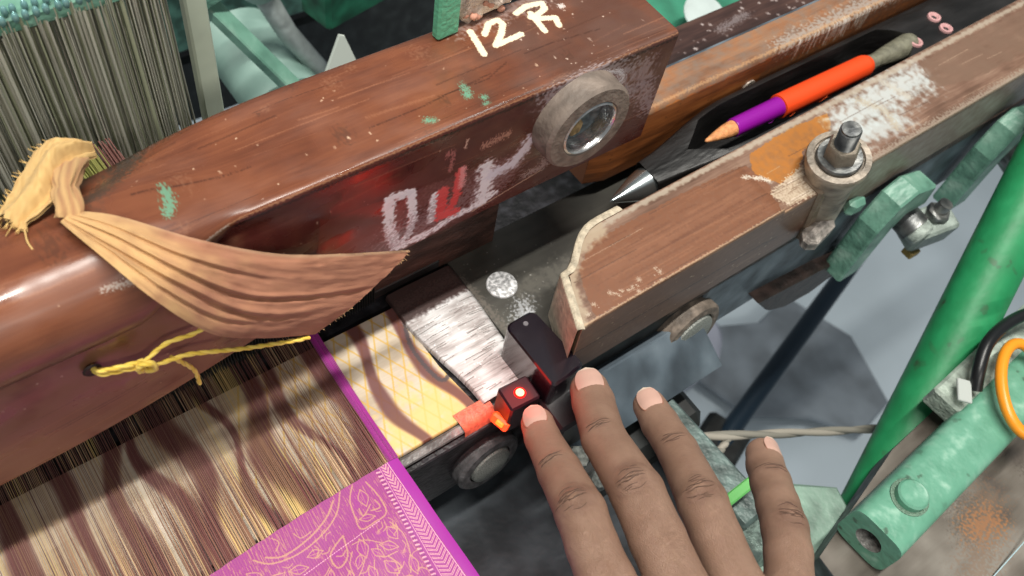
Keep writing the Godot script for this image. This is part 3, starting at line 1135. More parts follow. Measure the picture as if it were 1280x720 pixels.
func build_warp_and_cloth() -> void:
	var mb := Mb.new()
	var pal := [lin(168, 132, 104), lin(140, 98, 76), lin(206, 176, 138), lin(112, 70, 60), lin(190, 156, 112), lin(214, 184, 118)]
	var x := -126.0
	var n := FastNoiseLite.new()
	n.seed = 3
	n.frequency = 0.35
	var count := 0
	while x < -1.0:
		x += rng.randf_range(0.27, 0.56)
		if n.get_noise_1d(x) > 0.34 and rng.randf() < 0.7:
			continue
		var base: Color = pal[[0, 1, 2, 3, 4, 1, 0][rng.randi() % 7]]
		if n.get_noise_1d(x * 0.6 + 90) > 0.26:
			base = pal[5]
		var pts := []
		var cols := []
		var lift := rng.randf_range(-0.4, 0.5)
		var drift := rng.randf_range(-0.3, 0.3)
		for i in 22:
			var z := lerpf(fell(x), -72.0, i / 21.0)
			pts.append(Vector3(x + drift * sin(i * 0.5 + x) * 0.5, 1.9 + lift * smoothstep(0.0, -14.0, z) + 4.5 * smoothstep(-20.0, -72.0, z), z))
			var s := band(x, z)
			var c := base.lerp(lin(104, 44, 48), s * 0.8)  # shadow bands tinted into the yarn
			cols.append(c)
		var fat := rng.randf_range(0.08, 0.13)
		var radii := []
		for i in 22:
			radii.append(fat * lerpf(2.0, 0.75, smoothstep(0.0, 0.5, i / 21.0)))
		mb.tube(pts, radii, 4, false, cols)
		count += 1
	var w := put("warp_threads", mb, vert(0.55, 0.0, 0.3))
	tag(w, "stretched brown and gold warp yarn with wavy shadow bands tinted maroon above the cream strip", "yarn")
	stuff(w)
	# the magenta selvedge ends
	mb = Mb.new()
	for i in 9:
		var xx := -0.9 + i * 0.36
		var pts := []
		for k in 12:
			var z := lerpf(fell(xx), -72.0, k / 11.0)
			pts.append(Vector3(xx + 0.06 * sin(k + i), 2.0 + 4.0 * smoothstep(-20.0, -72.0, z), z))
		var g := rng.randf_range(0.7, 1.1)
		mb.tube(pts, [0.2], 5, false, [Color(0.36 * g, 0.02 * g, 0.27 * g)])
	w = put("selvedge_threads", mb, vert(0.5, 0.0, 0.4))
	tag(w, "narrow band of magenta edge yarn running along the warp's side", "yarn")
	stuff(w)
	# woven cloth
	var cv := Canvas.new(Vector2(-100, -3), Vector2(104, 64), 11.0)
	var na := FastNoiseLite.new()
	na.seed = 9
	na.frequency = 0.5
	var pinkish := c8(146, 36, 128)
	var gold := c8(192, 146, 116)
	cv.fill(func(px, pz):
		var g: float = 0.06 * sin(px * 26.0) + 0.05 * sin(pz * 30.0) + 0.07 * na.get_noise_2d(px * 5.0, pz * 0.6)
		var c: Color = pinkish.lerp(gold, 0.14 + 0.1 * sin(px * 9.0 + na.get_noise_2d(px, pz) * 2.0))
		return Color(c.r * (1 + g), c.g * (1 + g), c.b * (1 + g)))
	var ground := c8(152, 30, 138)
	var sk := 0.0013
	# hatching near the fell
	for i in 22:
		var x0 := -46.0 + i * 1.05
		cv.stroke([Vector2(x0, 0.3), Vector2(x0 - 0.6, 6.6)], 0.16, gold, 0.45, 0.5, 0.3, 0.3, i)
	var line := func(p: Array, r: float, a: float, sd: int): cv.stroke(smooth2(p, 6), r, gold, a, 0.5, 0.35, 0.35, sd)
	var motif := [
		[[Vector2(-17.2, 0.0), Vector2(-21.0, 4.9), Vector2(-26.9, 7.9), Vector2(-35.1, 9.2), Vector2(-42.3, 7.7), Vector2(-45.8, 4.3)], 0.42],
		[[Vector2(-20.0, 1.2), Vector2(-24.2, 4.6), Vector2(-30.9, 7.0), Vector2(-38.6, 7.6), Vector2(-42.8, 5.4)], 0.5],
		[[Vector2(-39.1, 1.5), Vector2(-38.0, 3.6), Vector2(-39.8, 5.4)], 0.3],
		[[Vector2(-33.5, 3.6), Vector2(-32.4, 5.8), Vector2(-29.3, 5.6)], 0.3],
		[[Vector2(-13.3, 0.1), Vector2(-16.0, 3.5), Vector2(-17.2, 8.1), Vector2(-17.6, 12.5), Vector2(-13.5, 12.8), Vector2(-9.6, 12.3), Vector2(-8.6, 7.9), Vector2(-9.6, 1.3)], 0.4],
		[[Vector2(-15.2, 7.1), Vector2(-15.1, 9.5), Vector2(-11.9, 7.7)], 0.35],
		[[Vector2(-10.2, 7.2), Vector2(-10.0, 9.8), Vector2(-12.6, 9.4)], 0.4],
		[[Vector2(-22.7, 11.4), Vector2(-26.2, 12.8), Vector2(-28.4, 14.6), Vector2(-28.4, 18.0), Vector2(-26.6, 18.4), Vector2(-24.1, 16.4), Vector2(-22.7, 11.4)], 0.45],
		[[Vector2(-21.9, 14.9), Vector2(-18.7, 15.5), Vector2(-15.4, 18.4), Vector2(-12.0, 22.2)], 0.3],
		[[Vector2(-18.4, 15.0), Vector2(-19.8, 18.5), Vector2(-22.1, 21.4), Vector2(-24.6, 23.3)], 0.3],
		[[Vector2(-16.3, 18.6), Vector2(-16.8, 22.3), Vector2(-12.6, 23.2)], 0.3],
		[[Vector2(-22.8, 16.6), Vector2(-25.1, 19.4), Vector2(-25.5, 22.4)], 0.3],
		[[Vector2(-18.4, 20.9), Vector2(-20.9, 25.8), Vector2(-20.0, 31)], 0.3],
		[[Vector2(-15.3, 22.9), Vector2(-13.8, 27.2), Vector2(-16.1, 28.9), Vector2(-17.0, 33)], 0.35],
		[[Vector2(-30, 17), Vector2(-34, 20), Vector2(-36.5, 25)], 0.3],
		[[Vector2(-10, 15), Vector2(-8.6, 20), Vector2(-10, 26), Vector2(-12.5, 30)], 0.3],
	]
	for i in motif.size():
		line.call(motif[i][0], motif[i][1] * 0.72, 0.85, i)
		# petals filled with a purer magenta show up between the gold
	for q in [[Vector2(-15.0, 15.6), Vector2(-12.0, 18.2)], [Vector2(-21.5, 18.0), Vector2(-23.6, 21.0)], [Vector2(-17.6, 18), Vector2(-18.8, 21)], [Vector2(-13.8, 3.0), Vector2(-15.2, 5.8)], [Vector2(-26.6, 14.6), Vector2(-26.4, 16.4)], [Vector2(-11.6, 24.5), Vector2(-12.4, 27)], [Vector2(-22.4, 24.5), Vector2(-22.6, 29)]]:
		cv.stroke(q, 1.1, ground, 0.55, 0.5, 0.3, 0.2, 3)
	# many small leaves in outline, each with its vein
	var lf := RandomNumberGenerator.new()
	lf.seed = 12
	for q in [[-20.0, 17.4, 100.0], [-17.2, 20.6, 60.0], [-13.6, 20.6, 40.0], [-22.6, 20.0, 130.0], [-26.6, 22.6, 110.0], [-21.0, 24.6, 90.0], [-16.0, 26.0, 70.0], [-11.0, 18.0, 80.0], [-10.6, 28.6, 100.0], [-25.0, 28.0, 60.0], [-31.0, 19.6, 120.0], [-33.5, 24.0, 80.0], [-29.6, 27.5, 140.0], [-19.0, 30.6, 110.0], [-14.0, 32.0, 60.0], [-38.0, 21.0, 100.0], [-42.0, 18.0, 70.0], [-37.0, 13.0, 20.0], [-43.0, 12.6, 160.0], [-47.5, 9.0, 60.0], [-12.6, 5.0, 100.0], [-14.6, 10.6, 20.0], [-31.4, 11.6, 10.0], [-50.0, 15.0, 90.0]]:
		var dir := Vector2.from_angle(deg_to_rad(q[2]))
		var nor := dir.orthogonal()
		var ln := lf.randf_range(4.0, 5.8)
		var wd := ln * lf.randf_range(0.22, 0.34)
		var c0 := Vector2(q[0], q[1])
		cv.stroke([c0 - dir * ln * 0.3, c0 + dir * ln * 0.3], wd * 0.8, ground, 0.5, 0.6, 0.3, 0.2, 3)
		for sd in [-1.0, 1.0]:
			line.call([c0 - dir * ln * 0.5, c0 + nor * wd * sd, c0 + dir * ln * 0.5], 0.22, 0.8, int(q[2]))
		line.call([c0 - dir * ln * 0.4, c0 + dir * ln * 0.3], 0.13, 0.7, 7)
	for i in 60:
		var c0 := Vector2(lf.randf_range(-60.0, -8.5), lf.randf_range(9.0, 44.0))
		var dir := Vector2.from_angle(lf.randf_range(0.0, TAU))
		line.call([c0, c0 + dir * 1.2 + dir.orthogonal() * 0.7, c0 + dir * 2.6], lf.randf_range(0.16, 0.3), 0.75, i)
		if i % 3 == 0:
			cv.stroke([c0 + dir * 3.0], lf.randf_range(0.4, 0.8), gold, 0.7, 0.5, 0.5, 0.4, i)
	# gold floats that catch the light, thicker towards the left
	for i in 1500:
		var px := -100.0 + 96.0 * sqrt(lf.randf())
		if lf.randf() < 0.5:
			px = lf.randf_range(-100.0, -36.0)
		var pz := lf.randf_range(0.0, 40.0)
		cv.stroke([Vector2(px, pz), Vector2(px - 0.05, pz + lf.randf_range(0.5, 2.2))], 0.13, gold, 0.6, 0.6, 0.3, 0.3, i)
	# broken light line of floats
	for i in 34:
		var k := i / 33.0
		var p: Vector2 = Vector2(-12.3, 13.2).lerp(Vector2(-36.2, 15.0), k)
		cv.stroke([p, p + Vector2(-0.32, 0.02)], 0.16, c8(232, 184, 190), 0.8, 0.4, 0.3, 0.3, i)
	# border: solid magenta, a zigzag lattice, a cord of knots
	var vivid := c8(154, 8, 148)
	cv.patch([Vector2(-1.4, -2.6), Vector2(4.4, -2.6), Vector2(4.4, 61), Vector2(0.2, 61)], vivid, 1.0, 0.0)
	cv.patch([Vector2(-4.6, -2.6), Vector2(-1.5, -2.6), Vector2(-0.1, 61), Vector2(-9.4, 61)], c8(150, 34, 138), 0.7, 0.0)
	for i in 46:
		var z0 := -2.0 + i * 1.32
		var l := lerpf(-4.1, -6.4, z0 / 40.0)
		var r := lerpf(-1.7, -0.8, z0 / 40.0)
		var m := (l + r) / 2.0
		for d in 2:
			var o := d * 0.44
			cv.stroke([Vector2(l + 0.3, z0 + o), Vector2(m, z0 + 1.5 + o), Vector2(r - 0.2, z0 + o)], 0.13, c8(222, 176, 168), 0.9, 0.5, 0.2, 0.3, i)
		for d in 1:
			var cx := lerpf(-5.1, -7.8, z0 / 36.0)
			cv.stroke([Vector2(cx - 0.45, z0), Vector2(cx + 0.45, z0 + 0.25)], 0.3, c8(226, 178, 180), 0.85, 0.5, 0.3, 0.3, i)
			cv.stroke([Vector2(cx - 0.45, z0 + 0.66), Vector2(cx + 0.45, z0 + 0.9)], 0.26, c8(120, 20, 110), 0.8, 0.5, 0.3, 0.3, i)
	cv.stroke([Vector2(-1.5, -1), Vector2(-0.4, 60)], 0.14, c8(232, 190, 196), 0.9, 0.4, 0.3, 0.3, 2)
	cv.stroke([Vector2(-4.2, -1), Vector2(-7.4, 60)], 0.13, c8(222, 176, 176), 0.8, 0.4, 0.3, 0.3, 2)
	var rows := []
	var uvs := []
	var under := []
	for i in 30:
		var r := []
		var u := []
		var un := []
		for j in 46:
			var kx := j / 45.0
			var xx := lerpf(-99.0, 2.0 + 1.0 * i / 29.0, kx)
			var z := lerpf(fell(xx), 60.0, i / 29.0)
			var y := 2.0 + 0.25 * sin(xx * 0.12 + z * 0.2) * smoothstep(0.0, 20.0, z) + 0.06 * sin(xx * 1.3)
			y -= 0.5 * smoothstep(-0.0, 3.0, xx)
			r.append(Vector3(xx, y, z))
			un.append(Vector3(xx, y - 0.45, z))
			u.append(cv.uv(Vector2(xx, z)))
		rows.append(r)
		uvs.append(u)
		under.append(un)
	mb = Mb.new()
	mb.grid(rows, uvs)
	mb.grid(under, uvs)
	var edge := []
	var eu := []
	for i in 30:
		edge.append([rows[i][45], under[i][45]])
		eu.append([uvs[i][45], uvs[i][45]])
	mb.grid(edge, eu)
	var cm := textured(cv, 0.5)
	cm.rim_enabled = true
	cm.rim = 0.5
	cm.rim_tint = 0.7
	cm.heightmap_enabled = true
	cm.heightmap_texture = cm.albedo_texture
	cm.heightmap_scale = 0.015
	tag(put("woven_cloth", mb, cm), "magenta silk cloth with gold paisley brocade and a zigzag border", "cloth")


# ---------------------------------------------------------------- shuttle box
func build_box() -> void:
	# back strip
	var s := thing("shuttle_guide", "orange brown varnished back wall of the shuttle box, holed and chalked", "box wall", Vector3(200, 6, -56))
	var cv := Canvas.new(Vector2(90, -4), Vector2(280, 56), 4.0)
	cv.wood([c8(108, 62, 34), c8(160, 94, 50), c8(186, 116, 64)], [0.1, 0.5, 0.9], 101, 0.6)
	cv.patch([Vector2(90, 27), Vector2(370, 27), Vector2(370, 52), Vector2(90, 52)], c8(128, 116, 108), 0.55, 0.3, 0.02, 3)
	cv.patch([Vector2(180, -4), Vector2(370, -4), Vector2(370, 30), Vector2(196, 30)], c8(104, 70, 50), 0.6, 0.4, 0.03, 4)
	cv.stroke([Vector2(200, 30), Vector2(240, 31), Vector2(300, 30)], 5.5, c8(176, 172, 168), 0.6, 0.8, 0.7, 0.06, 5)
	for i in 60:
		var x := rng.randf_range(206, 250)
		cv.stroke([Vector2(x, 27 + rng.randf() * 3), Vector2(x + rng.randf_range(-1, 2), 19 + rng.randf() * 6)], 0.35, c8(206, 200, 192), 0.6, 0.6, 0.7, 0.2, i)
	cv.stroke([Vector2(108, 29.5), Vector2(360, 29.5)], 1.0, c8(196, 150, 104), 0.5, 0.8, 0.6, 0.1, 6)
	cv.dots(Vector2(110, 0), Vector2(300, 28), 60, 0.15, 0.6, c8(86, 52, 34), rng)
	var mb := Mb.new()
	for part in [[0, 2], [2, 5], [5, 6]]:
		var rows := []
		var uvs := []
		for x in [111.0, 115.0, 119.0, 160.0, 220.0, 366.0]:
			var e := 2.6 * (1.0 - smoothstep(111.0, 119.0, x))
			var p := [Vector2(-50 - e, 7), Vector2(-50 - e, 20), Vector2(-50 - e, 34.0), Vector2(-50.4 - e, 35.6), Vector2(-51.6 - e, 36.2), Vector2(-63, 36.6), Vector2(-63, 7)]
			var v := [0.0, 13.0, 27.0, 28.5, 30.0, 44.0, 50.0]
			var r := []
			var u := []
			for i in range(part[0], part[1] + 1):
				r.append(Vector3(x, p[i].y, p[i].x))
				u.append(cv.uv(Vector2(x, v[i])))
			rows.append(r)
			uvs.append(u)
		mb.grid(rows, uvs)
	mb.fan([Vector3(111, 7, -52.6), Vector3(111, 36, -53), Vector3(111, 36.6, -63), Vector3(111, 7, -63)], true)
	put("wall_board", mb, textured(cv, 0.4, 0.3), s)
	mb = Mb.new()
	var ex := along(Vector3(186, 22.5, -50.2), Vector3(0, 0, 1))
	mb.lathe(ex, [Vector2(3.4, 0), Vector2(3.2, 0.7), Vector2(2.2, 0.8), Vector2(1.7, 0.1)], 20)
	put("hole_bush", mb, worn([c8(120, 100, 84), c8(178, 160, 142), c8(206, 192, 178)], [0.2, 0.5, 0.9], 8.0, 0.5, 0.2, 104, 0.02), s)
	mb = Mb.new()
	mb.lathe(ex, [Vector2(1.75, 0.15), Vector2(0, 0.12)], 16)
	put("hole", mb, mats.dark, s)
	mb = Mb.new()
	mb.box(xf(Vector3(240, 24, -63.2 - 0.25)), Vector3(250, 25.4, 0.9), 0.2)
	put("steel_liner", mb, mats.plate, s)

	# front wall
	var f := thing("shuttle_guide", "worn wooden front wall of the shuttle box, polished brown with chipped orange varnish", "box wall", Vector3(190, 5, -8))
	cv = Canvas.new(Vector2(52, -26), Vector2(300, 72), 4.5)
	cv.wood([c8(92, 66, 52), c8(122, 92, 76), c8(146, 118, 100)], [0.1, 0.5, 0.9], 111, 0.6)
	# polished brown land at the left
	cv.patch([Vector2(70, -11), Vector2(80, -17), Vector2(120, -17.5), Vector2(146, -16), Vector2(148, -6), Vector2(142, 4.6), Vector2(64, 5.2), Vector2(66, -2)], c8(122, 78, 54), 0.92, 0.14, 0.05, 12)
	cv.stroke([Vector2(76, -6), Vector2(140, -8)], 5.0, c8(134, 90, 66), 0.5, 0.95, 0.4, 0.02, 13)
	for i in 70:
		var x := rng.randf_range(66, 140)
		var z := rng.randf_range(-17, 5)
		var ln := rng.randf_range(8, 34)
		cv.stroke([Vector2(x, z), Vector2(minf(x + ln, 146), z + rng.randf_range(-0.4, 0.4))], rng.randf_range(0.15, 0.7), c8(98, 60, 42) if i % 2 else c8(150, 104, 76), 0.3, 0.9, 0.5, 0.1, i)
	for i in 24:
		cv.stroke([Vector2(rng.randf_range(62, 92), rng.randf_range(0.5, 5.5))], rng.randf_range(0.25, 0.9), c8(196, 182, 164), 0.7, 0.6, 0.7, 0.3, i)
	# orange varnish, raw splintered wood
	cv.patch([Vector2(146, -12), Vector2(150, -19), Vector2(172, -20.5), Vector2(190, -19), Vector2(186, -13), Vector2(170, -11), Vector2(163, -6), Vector2(152, -4)], c8(168, 106, 42), 0.9, 0.2, 0.03, 14)
	cv.patch([Vector2(145, -3), Vector2(152, -4.5), Vector2(164, -6.5), Vector2(171, -8), Vector2(174, 2), Vector2(160, 5), Vector2(148, 4)], c8(190, 172, 150), 0.9, 0.35, 0.1, 15)
	for i in 46:
		var x := rng.randf_range(146, 168)
		var z := rng.randf_range(-5.0, 4.5)
		cv.stroke([Vector2(x, z), Vector2(x + rng.randf_range(3, 10), z + rng.randf_range(-0.3, 0.3))], 0.22, c8(128, 104, 84) if i % 2 else c8(222, 208, 190), 0.7, 0.5, 0.5, 0.2, i)
	cv.stroke([Vector2(141, -12), Vector2(147, -9.5), Vector2(149, -7)], 0.9, c8(214, 204, 190), 0.9, 0.5, 0.8, 0.25, 16)
	# white chalk dust past the clamp
	cv.stroke([Vector2(194, -13), Vector2(214, -15), Vector2(236, -15)], 12.0, c8(196, 204, 204), 0.85, 0.95, 0.3, 0.03, 17)
	cv.stroke([Vector2(190, -6), Vector2(214, -4)], 8.0, c8(190, 198, 198), 0.8, 0.95, 0.3, 0.03, 57)
	cv.stroke([Vector2(206, -18), Vector2(212, -10), Vector2(210, -2)], 2.2, c8(176, 162, 140), 0.6, 0.8, 0.6, 0.1, 18)
	cv.stroke([Vector2(222, -20), Vector2(226, -10)], 2.2, c8(186, 178, 164), 0.6, 0.8, 0.6, 0.1, 18)
	cv.patch([Vector2(244, -20), Vector2(300, -20), Vector2(350, -18), Vector2(350, -4), Vector2(262, -3), Vector2(240, -8)], c8(118, 92, 76), 0.8, 0.3, 0.015, 19)
	# bare pale edges
	cv.stroke([Vector2(82, -20.6), Vector2(140, -21.4), Vector2(352, -22.6)], 1.7, c8(176, 164, 148), 0.8, 0.8, 0.25, 0.04, 20)
	cv.stroke([Vector2(58, 5), Vector2(61, -1), Vector2(64, -9), Vector2(72, -17), Vector2(84, -20)], 4.6, c8(170, 152, 130), 0.9, 0.7, 0.2, 0.04, 21)
	cv.stroke([Vector2(58, 5.6), Vector2(148, 5.0)], 0.5, c8(196, 164, 130), 0.6, 0.6, 0.7, 0.15, 22)
	cv.stroke([Vector2(170, 4.6), Vector2(350, 3.6)], 2.6, c8(160, 148, 134), 0.7, 0.8, 0.5, 0.1, 23)
	# the front face below the edge
	cv.patch([Vector2(52, 7.5), Vector2(352, 7.5), Vector2(352, 46), Vector2(52, 46)], c8(106, 76, 60), 0.7, 0.3, 0.04, 24)
	cv.patch([Vector2(176, 7), Vector2(352, 7), Vector2(352, 44), Vector2(180, 40)], c8(150, 134, 122), 0.75, 0.3, 0.02, 25)
	cv.stroke([Vector2(56, 22), Vector2(150, 24)], 0.6, c8(60, 40, 34), 0.7, 0.6, 0.6, 0.1, 26)
	cv.dots(Vector2(64, 8), Vector2(170, 34), 60, 0.2, 0.6, c8(196, 180, 160), rng)
	for i in 60:
		var x := rng.randf_range(60, 330)
		var z := rng.randf_range(-20, 34)
		cv.stroke([Vector2(x, z), Vector2(x + rng.randf_range(6, 26), z + rng.randf_range(-0.6, 0.6))], 0.22, c8(72, 50, 40) if i % 2 else c8(186, 160, 136), 0.45, 0.7, 0.5, 0.2, i)
	mb = Mb.new()
	# the plan: a rounded left end, then straight
	var zs0 := func(x): return -22.0 + 11.0 * pow(1.0 - smoothstep(66.0, 90.0, x), 2.0) - 0.012 * (x - 90.0)
	var stations := []
	for i in 10:
		stations.append([58.4 + i * 0.0, i])
	var cols := []
	# station = (back x, front x) so that the end face slants
	for k in [0.0, 0.04, 0.1, 0.18, 0.28, 0.4, 0.6, 0.8, 1.0]:
		cols.append([lerpf(66.0, 92.0, k), lerpf(58.2, 92.0, k)])
	for x in [112.0, 140.0, 143.5, 144.5, 160.0, 190.0, 230.0, 280.0, 345.0]:
		cols.append([x, x])
	var sections := [[0, 1], [1, 4], [4, 6]]
	for sec in sections:
		var rows := []
		var uvs := []
		for c in cols:
			var zb: float = zs0.call(c[0])
			var zf: float = 6.2 - 0.008 * (c[1] - 60.0)
			var step := -2.2 * smoothstep(143.4, 144.6, c[1])
			var p := [Vector3(c[0], 0, zb), Vector3(c[0], 34.4, zb), Vector3(c[0] + 0.2, 35.0, zb + 0.7), Vector3(lerpf(c[0], c[1], 0.5), 35.0 + step * 0.6, lerpf(zb, zf, 0.5)), Vector3(c[1], 35.0 + step, zf - 0.5), Vector3(c[1], 34.3 + step, zf), Vector3(c[1] + (1.5 if c[1] < 60 else 0.0), 5, zf - 0.6)]
			var v := [-26.0, -23.0, zb + 0.5, p[3].z, zf - 0.4, zf + 1.0, zf + 31.0]
			var r := []
			var u := []
			for i in range(sec[0], sec[1] + 1):
				r.append(p[i])
				u.append(cv.uv(Vector2(p[i].x, v[i])))
			rows.append(r)
			uvs.append(u)
		mb.grid(rows, uvs)
	mb.grid([[Vector3(66.0, 34.4, -10.6), Vector3(66.2, 35.0, -10.2), Vector3(58.2, 34.8, 5.8), Vector3(58.2, 34.3, 6.2)], [Vector3(66.0, 5, -11), Vector3(66.2, 5, -10.6), Vector3(59.7, 5, 5.6), Vector3(59.7, 5, 6)]], [[cv.uv(Vector2(64, -9)), cv.uv(Vector2(63, -6)), cv.uv(Vector2(60, 0)), cv.uv(Vector2(59, 4))], [cv.uv(Vector2(64, -8)), cv.uv(Vector2(63, -5)), cv.uv(Vector2(61, -1)), cv.uv(Vector2(60, 3))]])
	var bm := textured(cv, 0.45, 0.2)
	bm.heightmap_enabled = true
	bm.heightmap_texture = bm.albedo_texture
	bm.heightmap_scale = 0.03
	put("wall_board", mb, bm, f)
	# pale leather facing that wraps the rounded end
	mb = Mb.new()
	var lr := []
	for i in 30:
		var k := i / 29.0
		var a := Vector3(58.0, 34.2, 6.4).lerp(Vector3(65.4, 34.2, -11.4), minf(k * 1.6, 1.0))
		if k > 0.625:
			var m := (k - 0.625) / 0.375
			var x := lerpf(65.4, 96.0, m)
			a = Vector3(x, 34.2, float(zs0.call(x)) - 0.4)
		var nrm := Vector3(-0.92, 0, -0.38).lerp(Vector3(-0.3, 0, -0.95), smoothstep(0.42, 0.82, k)).normalized()
		lr.append([a - nrm * 0.9 + Vector3(0, 1.0, 0), a - nrm * 0.2 + Vector3(0, 1.3, 0), a + nrm * 1.3 + Vector3(0, 1.2, 0), a + nrm * 1.5, a + nrm * 1.4 + Vector3(0, -22, 0), a + nrm * 0.2 + Vector3(0, -22, 0)])
	mb.grid(lr)
	put("leather_facing", mb, worn([c8(150, 130, 104), c8(188, 170, 142), c8(212, 198, 174)], [0.2, 0.5, 0.9], 16.0, 0.65, 0.0, 113, 0.04), f)

	# clamp with stud and nut
	var tilt := Vector3(-0.26, 1.0, 0.0).normalized()
	var base := Vector3(178.5, 3.0, 2.0)
	var cl := thing("clamp_stud", "brown clamp cylinder with washer, nut and threaded stud on the box front", "clamp", base)
	var cx := along(base, tilt)
	mb = Mb.new()
	mb.lathe(cx, [Vector2(7.2, 0), Vector2(8.4, 30), Vector2(10.2, 38), Vector2(10.8, 41), Vector2(10.4, 42.4), Vector2(8.4, 42.6), Vector2(8.2, 41.4), Vector2(0, 41.2)], 36)
	put("clamp_body", mb, worn([c8(120, 98, 80), c8(142, 120, 100), c8(168, 150, 132), c8(190, 176, 160)], [0.15, 0.4, 0.65, 0.95], 34.0, 0.5, 0.15, 114, 0.04), cl)
	mb = Mb.new()
	mb.box(Transform3D(cx.basis, cx * Vector3(0, 18, 7)), Vector3(9, 34, 6), 1.0)
	put("clamp_flat", mb, worn([c8(112, 92, 76), c8(134, 112, 94), c8(160, 140, 120)], [0.2, 0.5, 0.9], 30.0, 0.45, 0.2, 115, 0.04), cl)
	mb = Mb.new()
	mb.lathe(cx, [Vector2(0, 42.0), Vector2(7.4, 42.0), Vector2(7.6, 42.8), Vector2(7.2, 43.6), Vector2(0, 43.7)], 30)
	put("washer", mb, mats.steel, cl)
	mb = Mb.new()
	hex(mb, Transform3D(cx.basis, cx * Vector3(0, 43.6, 0)), 5.6, 6.2)
	put("nut", mb, worn([c8(86, 120, 104), c8(124, 150, 136), c8(170, 178, 166), c8(140, 130, 116)], [0.2, 0.45, 0.65, 0.9], 12.0, 0.45, 0.3, 116, 0.03), cl)
	mb = Mb.new()
	var prof := []
	for i in 30:
		prof.append(Vector2(3.5 if i % 2 == 0 else 3.1, 48.0 + i * 0.33))
	prof.append(Vector2(3.0, 58.2))
	prof.append(Vector2(0, 58.4))
	mb.lathe(cx, prof, 20)
	put("threaded_stud", mb, mats.steel, cl)
	# small paint lumps at the foot of the clamp
	mb = Mb.new()
	mb.box(xf(Vector3(170, 10, 9), Vector3(0, 10, 12)), Vector3(15, 9, 7), 2.4)
	put("foot_lug", mb, worn([c8(110, 92, 82), c8(158, 144, 134), c8(196, 186, 178)], [0.2, 0.5, 0.9], 14.0, 0.5, 0.1, 117, 0.05), cl)
	mb = Mb.new()
	mb.box(xf(Vector3(193, 9, 7.5), Vector3(0, 0, -10)), Vector3(9, 7, 4), 1.6)
	put("foot_lug", mb, mats.teal, cl)


